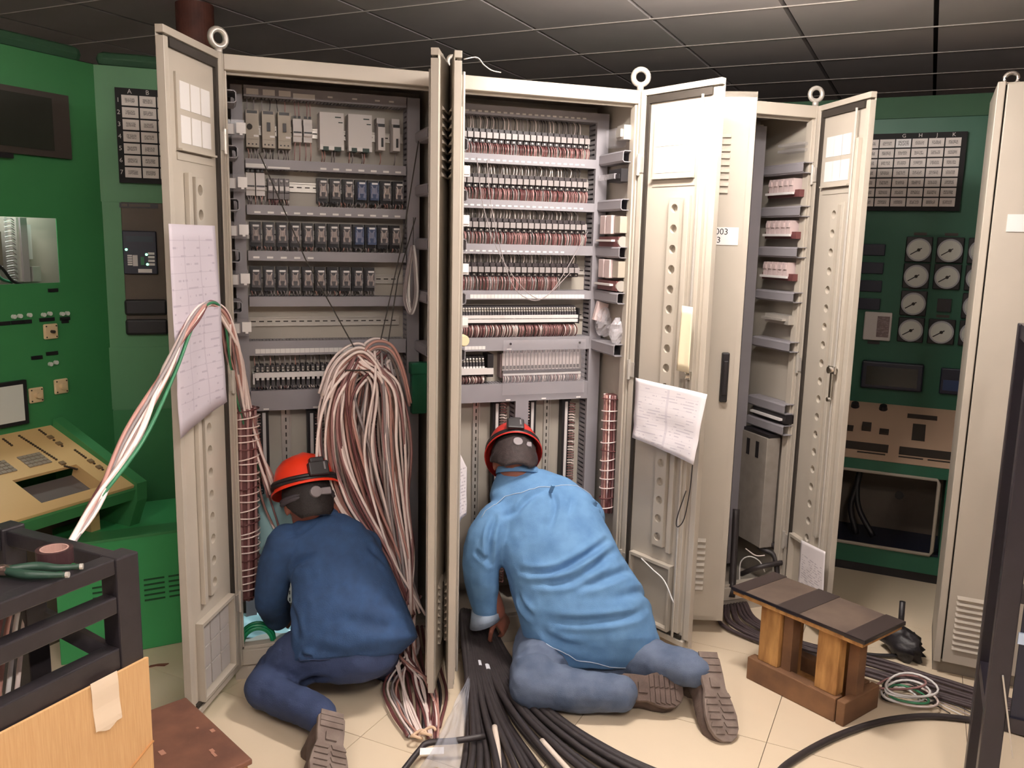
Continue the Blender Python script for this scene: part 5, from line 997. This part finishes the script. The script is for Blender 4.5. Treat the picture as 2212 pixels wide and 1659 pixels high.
for k in range(22):   # tails that reach the floor behind the worker
    a = rnd(0, 1); c_ = random.choice([WPINK, WTAN, WPINK, WGREY, DKRED])
    p = [lerp((0.575,-0.05,0.279), (0.682,-0.05,0.266), a), lerp((0.559,-0.13,0.114), (0.656,-0.13,0.1), rnd(0, 1)), lerp((0.496,-0.233,0.03), (0.671,-0.285,0.03), a), lerp((0.491,-0.39,0.012), (0.658,-0.441,0.012), a), lerp((0.522,-0.545,0.012), (0.61,-0.599,0.012), a)]
    M().tube(spl([Vec(q) + Vec((rnd(-.01, .01), 0, rnd(0, .01))) - ob_ for q in p], 6), .0042, 6).obj('wire', c_, hb, smooth=True)
for a, b, c_ in (((0.141,0.2,1.909), (0.288,0.12,1.537), (0.444,0,1.225)), ((0.723,0.2,1.991), (0.64,0.1,1.611), (0.543,0.03,1.243)), ((0.707,0.18,1.698), (0.623,0.1,1.474), (0.571,0.03,1.236))):
    M().tube([Vec(a) - ob_, Vec(b) - ob_, Vec(c_) - ob_], .0022, 6).obj('string', DARK, hb)
for x0, x1, yy in ((745, 790, 800),): M().tube([lerp((0.401,-0.05,1.153), (0.492,-0.05,1.15), i / 8) - ob_ for i in range(9)], .003, 6).obj('tie', DARK, hb)
# loose dark strings across the middle cabinet
for k, p in enumerate(([(0.952,0.2,1.935), (0.972,0.16,1.741), (1.045,0.14,1.547), (1.168,0.12,1.404), (1.264,0.14,1.43), (1.443,0.22,1.664)], [(0.994,0.2,1.929), (1.004,0.16,1.742), (1.072,0.13,1.476), (1.148,0.12,1.394), (1.231,0.13,1.403), (1.378,0.2,1.512)])):
    tag(M().tube(spl(p, 8), .0016, 5).obj('string', WGREY, smooth=True), ('dark string drooping in a loop across the relay rows of the middle cabinet', 'thin string hanging in a lower loop over the relay rows of the middle cabinet')[k], 'string')
hk = thing('wire_hank', 'grey-white hank of spare wire hanging at the right side of the left cabinet', 'wire hank', (.71, .16, 0)); ohk = Vec((.71, .16, 0))
for k in range(7):
    a = rnd(-.008, .008); M().tube(spl([Vec((0.696,0.17,1.594)) + Vec((a, 0, 0)) - ohk, Vec((0.678,0.16,1.506)) + Vec((a, rnd(-.01, .01), 0)) - ohk, Vec((0.671,0.16,1.401)) + Vec((a * 2, 0, 0)) - ohk, Vec((0.686,0.16,1.333)) + Vec((a, -.01, 0)) - ohk, Vec((0.706,0.16,1.401)) + Vec((a, -.01, 0)) - ohk, Vec((0.705,0.16,1.507)) + Vec((a, 0, 0)) - ohk, Vec((0.698,0.17,1.59)) + Vec((a, 0, 0)) - ohk], 5), .0035, 6).obj('wire', WHITE if k % 2 else WGREY, hk, smooth=True)
M().tube([Vec((0.703,0.2,1.699)) - ohk, Vec((0.696,0.17,1.585)) - ohk], .0015, 5).obj('string', DARK, hk)
# laced looms on the side walls
def loom(label, c0, c1, r, n, rings, loc, cols, rr=.0062):
    t = thing('wire_loom', label, 'wire loom', loc); o = Vec(loc); c0, c1 = Vec(c0) - o, Vec(c1) - o
    for k in range(n):
        w = 2 * pi * k / n; q = r * (.86 if k % 3 else .6); d = Vec((cos(w) * q, sin(w) * q, 0)); m = M()
        m.tube(spl([c0 + d, lerp(c0, c1, .3) + d * rnd(.9, 1.05) + Vec((0, 0, 0)), lerp(c0, c1, .65) + d * rnd(.9, 1.05), c1 + d * .9], 5), rr, 6).obj('wire', cols[k % len(cols)], t, smooth=True)
    m = M().cyl(c0, c1, r * .75, n=12).obj('core', DKRED, t)
    for k in range(rings):
        z = (k + rnd(.25, .75)) / rings; c = lerp(c0, c1, z); tl = rnd(-.006, .010)
        M().tube([c + Vec((cos(w) * r * 1.12, sin(w) * r * 1.12, tl * cos(w) - .004 * sin(w))) for w in (2 * pi * i / 18 for i in range(18))], .0026, 6, closed=True).obj('lacing', WPINK if k % 5 else DKRED, t, smooth=True)
    return t
loom('dense red-brown loom laced with pale cord in the left cabinet', (0.058,0.085,1.008), (0.044,0.085,0.287), .048, 20, 26, (.045, .085, 0), [DKRED, PINKW, DKRED, WTAN, PINKW])
t = loom('short laced loom of red and white wires in the middle cabinet', (1.532,0.12,0.993), (1.538,0.12,0.481), .033, 14, 12, (1.53, .13, 0), [WTAN, WPINK, DKRED, PINKW], .0055)
# arching wires that run from the black frame over into the left cabinet
ar = thing('wire_bundle', 'loose wires arching from the black frame over the leftmost door', 'wire bundle', (-.2, -.9, 0)); o_ = Vec((-.2, -.9, 0))
for k in range(11):
    j = lambda s: Vec((rnd(-s, s), rnd(-s, s), rnd(-s, s))); c_ = [WPINK, WPINK, PINKW, WPINK, WGREY, WTAN, WPINK, WGRN, DKRED, WPINK, WTAN][k]
    p = [(-0.354,-1.077,0.921), (-0.305,-0.952,0.999), (-0.229,-0.786,1.111), (-0.152,-0.574,1.248), (-0.091,-0.403,1.364), (-0.043,-0.261,1.408), (0.006,-0.118,1.344), (0.043,-0.001,1.172), (0.086,0.08,0.922), (0.154,0.099,0.686)]
    amp = [.006, .012, .02, .02, .016, .007, .012, .016, .022, .022]
    M().tube(spl([Vec(q) + j(a) - o_ for q, a in zip(p, amp)], 6), .0052, 6).obj('wire', c_, ar, smooth=True)
for k in range(6):
    p = [(0.006,-0.099,1.327), (0.037,0.022,1.103), (0.077,0.095,0.868), (0.131,0.142,0.639), (0.186,0.143,0.451)]
    M().tube(spl([Vec(q) + Vec((rnd(-.02, .02), rnd(-.02, .02), 0)) - o_ for q in p], 6), .004, 6).obj('wire', [WTAN, PINKW, WGRN, DKRED, WPINK, PINKW][k], ar, smooth=True)
# ---------------------------------------------------------------- heavy black cables fanned out on the floor
ORD = 'first second third fourth fifth sixth seventh eighth ninth tenth eleventh twelfth thirteenth fourteenth fifteenth sixteenth seventeenth eighteenth nineteenth twentieth twenty-first twenty-second'.split()
CAB = mat('black_rubber_cable', (52, 46, 47), .5, noise_=.25, scale=40)
for k in range(22):
    a = k / 21; r = .0115; h = .013 + .022 * (k % 3 == 1) + .02 * (k % 4 == 2); q = lambda s: Vec((rnd(-s, s), rnd(-s, s), 0))
    p = [lerp((0.881,0.06,0.14), (0.984,0.06,0.103), a) + q(.006), lerp((0.854,-0.02,0.146), (0.974,-0.02,0.11), a), lerp((0.836,-0.12,0.089), (0.991,-0.12,0.047), a) + q(.004),
         lerp((0.79,-0.325,0.05), (0.989,-0.315,0.05), a), lerp((0.732,-0.538,0.02), (1.034,-0.57,0.02), a) + Vec((0, 0, h - .02)), lerp((0.668,-0.722,0.012), (1.135,-0.835,0.012), a) + Vec((0, 0, h - .012)), lerp((0.592,-0.888,0.012), (1.259,-1.027,0.012), a) + Vec((0, 0, h - .012))]
    P_ = spl(p, 7); o = M().tube(P_, r, 8).obj('power_cable', CAB, smooth=True)
    if k in (6, 9): M().cyl(P_[15 + k // 2], P_[16 + k // 2], .0128, n=12).obj('marker_band', mat('white_tape_band', (214, 214, 220), .5), o)
    tag(o, 'heavy black floor cable, %s in the fan counting from the clear plastic bag' % ORD[k], 'cable', 'black cables fanned out on the floor')
for k, p in enumerate(([(0.797,-0.62,0.04), (0.772,-0.732,0.03), (0.729,-0.875,0.02)], [(0.92,-0.733,0.035), (0.94,-0.86,0.03), (0.962,-0.97,0.02)])):
    tag(M().tube(spl(p, 6), .010, 8).obj('power_cable', mat('white_cable_sheath', (222, 206, 192), .5), smooth=True), ('short white cable lying among the black cables near the plastic bag', 'white cable end showing between the black cables at the bottom')[k], 'cable')
# offcut lying over the bag
tag(M().tube(spl([(0.46,-0.755,0.03), (0.528,-0.686,0.045), (0.564,-0.661,0.05), (0.646,-0.69,0.06), (0.74,-0.692,0.06)], 5), .010, 8).obj('cable_offcut', CAB, smooth=True), 'bent black cable offcut lying across the clear plastic bag', 'cable')
# dark red wires running on the floor under the paired doors
for k in range(9):
    a = k / 8; p = [lerp((0.589,0.02,0.134), (0.737,0.02,0.114), a), lerp((0.562,-0.114,0.05), (0.72,-0.198,0.05), a), lerp((0.545,-0.281,0.012), (0.711,-0.331,0.012), a), lerp((0.523,-0.542,0.01), (0.637,-0.52,0.01), a)]
    tag(M().tube(spl(p, 6), .006, 6).obj('floor_wire', (DKRED, WBLK, DKRED)[k % 3], smooth=True), 'dark wire trailing to the floor under the paired doors', 'wire', 'dark wires under the paired doors')
# clear plastic bag with label
bag = thing('plastic_bag', 'clear plastic bag with a white label on the floor before the paired doors', 'plastic bag', (0.63,-0.639,0))
bl = Vec((0.63,-0.639,0)); A, B, C_, D_ = [Vec(p) - bl for p in ((0.772,-0.396,0.09), (0.708,-0.582,0.05), (0.607,-0.86,0.02), (0.488,-0.8,0.02))]
def bagp(u, v):
    p = lerp(lerp(A, Vec((0.78,-0.393,0.07)) - bl, u), lerp(D_, C_, u), v); return p + Vec((0, 0, .035 * sin(pi * u) * (.3 + v) + .02 * noise.noise(Vec((u * 5, v * 6, 0))) + .006))
M().grid(bagp, 20, 26).obj('film', mat('clear_bag_film', (206, 208, 220), .1, alpha=.22, bump=.8, bscale=35), bag, smooth=True, solid=.0006)
lb_ = Vec((0.56,-0.724,0.062)) - bl; M().ob(lb_, Vec((.036, -.008, .0)), Vec((.004, .014, .002)), Vec((0, 0, .0006))).obj('label', mat('bright_card', (246, 242, 240), .4), bag)
# rings of cream wire sheath
for k, (p, q) in enumerate((((0.552,-0.581,0.02), (0.574,-0.618,0.03)), ((0.581,-0.588,0.03), (0.604,-0.589,0.04)))):
    tag(M().tube([Vec(p) + Vec((.025 * cos(w), .018 * sin(w), .012 + .006 * sin(2 * w))) for w in (2 * pi * i / 20 for i in range(17))], .005, 6).obj('sheath_ring', mat('cream_sheath', (222, 190, 160), .6), smooth=True), ('curled cream cable sheath beside the plastic bag', 'second curl of cream sheath nearer the paired doors')[k], 'cable sheath')
# ---------------------------------------------------------------- right-hand floor
CB2 = mat('dusty_brown_cable', (70, 56, 58), .6, noise_=.3, scale=40)
for k in range(9):
    a = k / 8; j = lambda: Vec((rnd(-.012, .012), rnd(-.012, .012), rnd(0, .014)))
    p = [lerp((2.069,0.006,0.03), (2.199,0.02,0.03), a), lerp((1.993,-0.149,0.012), (2.156,-0.15,0.012), a) + j(), lerp((2.099,-0.418,0.012), (2.224,-0.372,0.012), a) + j(), lerp((2.285,-0.674,0.012), (2.401,-0.595,0.012), a) + j(), lerp((2.408,-0.844,0.012), (2.522,-0.774,0.012), a) + j(), lerp((2.535,-1.028,0.012), (2.652,-0.945,0.012), a), lerp((2.637,-1.193,0.012), (2.761,-1.113,0.012), a)]
    tag(M().tube(spl(p, 7), .008, 6).obj('floor_cable', CB2, smooth=True), 'dusty brown cable in the run passing behind the wooden stool', 'cable', 'brown cables behind the stool')
tag(M().tube(spl([(1.503,-1.126,0.012), (1.627,-1.048,0.012), (1.848,-0.974,0.012), (2.07,-0.938,0.012), (2.242,-0.948,0.012), (2.363,-0.991,0.012), (2.466,-1.071,0.012), (2.586,-1.233,0.012)], 8), .0115, 8).obj('power_cable', CAB, smooth=True), 'single black cable curving over the cream floor in front of the stool', 'cable')
co2 = thing('wire_coil', 'tangled coil of black and white wire lying beside the stool', 'wire coil', (2.284,-0.818,0)); oc = Vec((2.284,-0.818,0))
for k in range(9):
    rx, ry = rnd(.06, .105), rnd(.045, .08); cx_, cy_ = rnd(-.03, .03), rnd(-.05, .03); ph = rnd(0, 6); m = M(); tilt = rnd(-.3, .3)
    m.tube([Vec((cx_ + rx * cos(w), cy_ + ry * sin(w + .3 * sin(w)), .012 + k * .004 + tilt * .06 * (1 + cos(w + ph)) * .5 + .01)) for w in (2 * pi * i / 22 + ph for i in range(22))], .0042, 6, closed=True).obj('wire', [WBLK, WHITE, WHITE, WPINK, WGRN, WBLK, WHITE, PINKW, WHITE][k], co2, smooth=True)
for k in range(4): M().tube(spl([(.05, -.04, .02), (.08 + .02 * k, -.08, .012), (.1 + .03 * k, -.14 - .02 * k, .005)], 5), .0022, 5).obj('wire_tail', [WBLK, WHITE, WGREY, WBLK][k], co2, smooth=True)
tb_ = blob((2.552,-0.557,0.05), .06, .09, .06, 11, .5); tb_.v = [(x, y, max(z, .002)) for x, y, z in tb_.v]
tag(tb_.obj('tool_bag', mat('black_bag_fabric', (30, 26, 30), .5, bump=.4, bscale=80), smooth=True), 'crumpled black tool bag on the floor behind the wooden stool', 'bag')
t = thing('hand_grinder', 'black tool with an upright handle beside the crumpled black bag', 'hand tool', (2.556,-0.59,0))
M().tube(spl([(0, 0, .02), (0, .03, .05), (.005, .07, .08)], 5), .02, 10).obj('tool_body', BLACK, t, smooth=True); M().cyl((.03, .09, .05), (.035, .10, .2), .012, n=10).obj('handle', BLACK, t, smooth=True); M().tube(spl([(0, 0, .02), (-.05, .02, .015), (-.12, .05, .012), (-.2, .1, .012)], 5), .008, 6).obj('tool_cord', BLACK, t, smooth=True)
# cables hanging in the bottom of the far cabinet
for k, (p, r, m_) in enumerate((([(2.334,0.2,0.353), (2.333,0.1,0.297), (2.377,0.05,0.243), (2.396,0.02,0.118)], .014, CAB), ([(2.318,0.2,0.332), (2.311,0.1,0.254), (2.351,0.04,0.227), (2.35,0,0.131)], .012, CAB), ([(2.221,0.1,0.129), (2.26,0.02,0.189), (2.368,0,0.207)], .012, CAB), ([(2.181,0.05,0.12), (2.181,0.05,0.208), (2.209,0.03,0.241), (2.258,0.02,0.218), (2.292,0.02,0.163)], .0028, WHITE), ([(2.251,0.12,0.242), (2.28,0.08,0.22), (2.308,0.05,0.228)], .003, WPINK), ([(2.172,0.1,0.444), (2.142,0.05,0.245), (2.11,0,0.072)], .016, CAB))):
    tag(M().tube(spl(p, 7), r, 7).obj('hanging_cable', m_, smooth=True), ('thick black cable curving down inside the far cabinet', 'second black cable curving down beside the thick one in the far cabinet', 'black cable lying across the bottom of the far cabinet', 'thin white wire looping in the bottom of the far cabinet', 'pale wire bent in the lower left of the far cabinet', 'black cable hanging behind the half-open numbered door')[k], 'cable')
# thin wires around the bright middle door
for p, r, m_, lb in (([(1.627,-0.393,0.814), (1.625,-0.388,0.714), (1.619,-0.37,0.601), (1.609,-0.343,0.56), (1.607,-0.337,0.591), (1.619,-0.371,0.71)], .0022, WBLK, 'thin dark cord looped on the bright middle door under the sheet'),
                 ([(1.548,-0.182,0.381), (1.568,-0.242,0.355), (1.589,-0.301,0.328), (1.606,-0.35,0.257)], .003, WHITE, 'white wire bent across the bottom of the bright middle door')):
    tag(M().tube(spl(p, 6), r, 5).obj('loose_wire', m_, smooth=True), lb, 'wire')
tag(M().tube(spl([(0.732,-0.38,2.174), (0.78,-0.36,2.187), (0.806,-0.35,2.169), (0.836,-0.34,2.156), (0.87,-0.33,2.154)], 6), .002, 5).obj('loose_wire', METAL, smooth=True), 'bent bare wire sticking out from the top of the paired doors', 'wire')
# green cable coil and cyan plastic in the bottom of the left cabinet
gc = thing('cable_coil', 'bright green cable coil standing in the bottom of the left cabinet', 'cable coil', (0.074,0.05,0.05)); og = Vec((0.074,0.05,0.05)); cg = Vec((0.081,0.05,0.125)) - og
GRC = mat('green_coil_pvc', (20, 128, 82), .3)
for k in range(10):
    q = .052 + .004 * (k % 4) + rnd(-.002, .002)
    M().tube([cg + Vec((q * cos(w), -.02 + .011 * (k // 2) + .01 * sin(w), q * 1.0 * sin(w))) for w in (2 * pi * i / 28 for i in range(28))], .0055, 6, closed=True).obj('cable_turn', GRC, gc, smooth=True)
sheet('plastic_sheet', 'pale cyan plastic sheet lit up inside the left cabinet beside the helmet', [(0.101,0.17,0.655), (0.204,0.14,0.663), (0.236,0.12,0.51), (0.105,0.17,0.413)], mat('cyan_plastic', (176, 216, 220), .25), .02)['category'] = 'plastic sheet'
sheet('plastic_sheet', 'crumpled pale blue plastic on the floor of the left cabinet', [(0.029,0.26,0.148), (0.242,0.26,0.131), (0.235,0.2,0.05), (0.025,0.2,0.07)], mat('cyan_plastic', (176, 216, 220), .25), .02)['category'] = 'plastic sheet'

tag(M().prism([(0, 0), (.03, .006), (.06, -.004), (.075, .012), (.04, .018), (.01, .014)], lambda a, b, t: ((-0.313,0.197,0.001)[0] + a, (-0.313,0.197,0.001)[1] + b, .001 + .003 * t)).obj('paint_flake', mat('red_brown_flake', (120, 70, 56), .8)), 'small red-brown flake on the floor beside the leftmost door', 'debris')
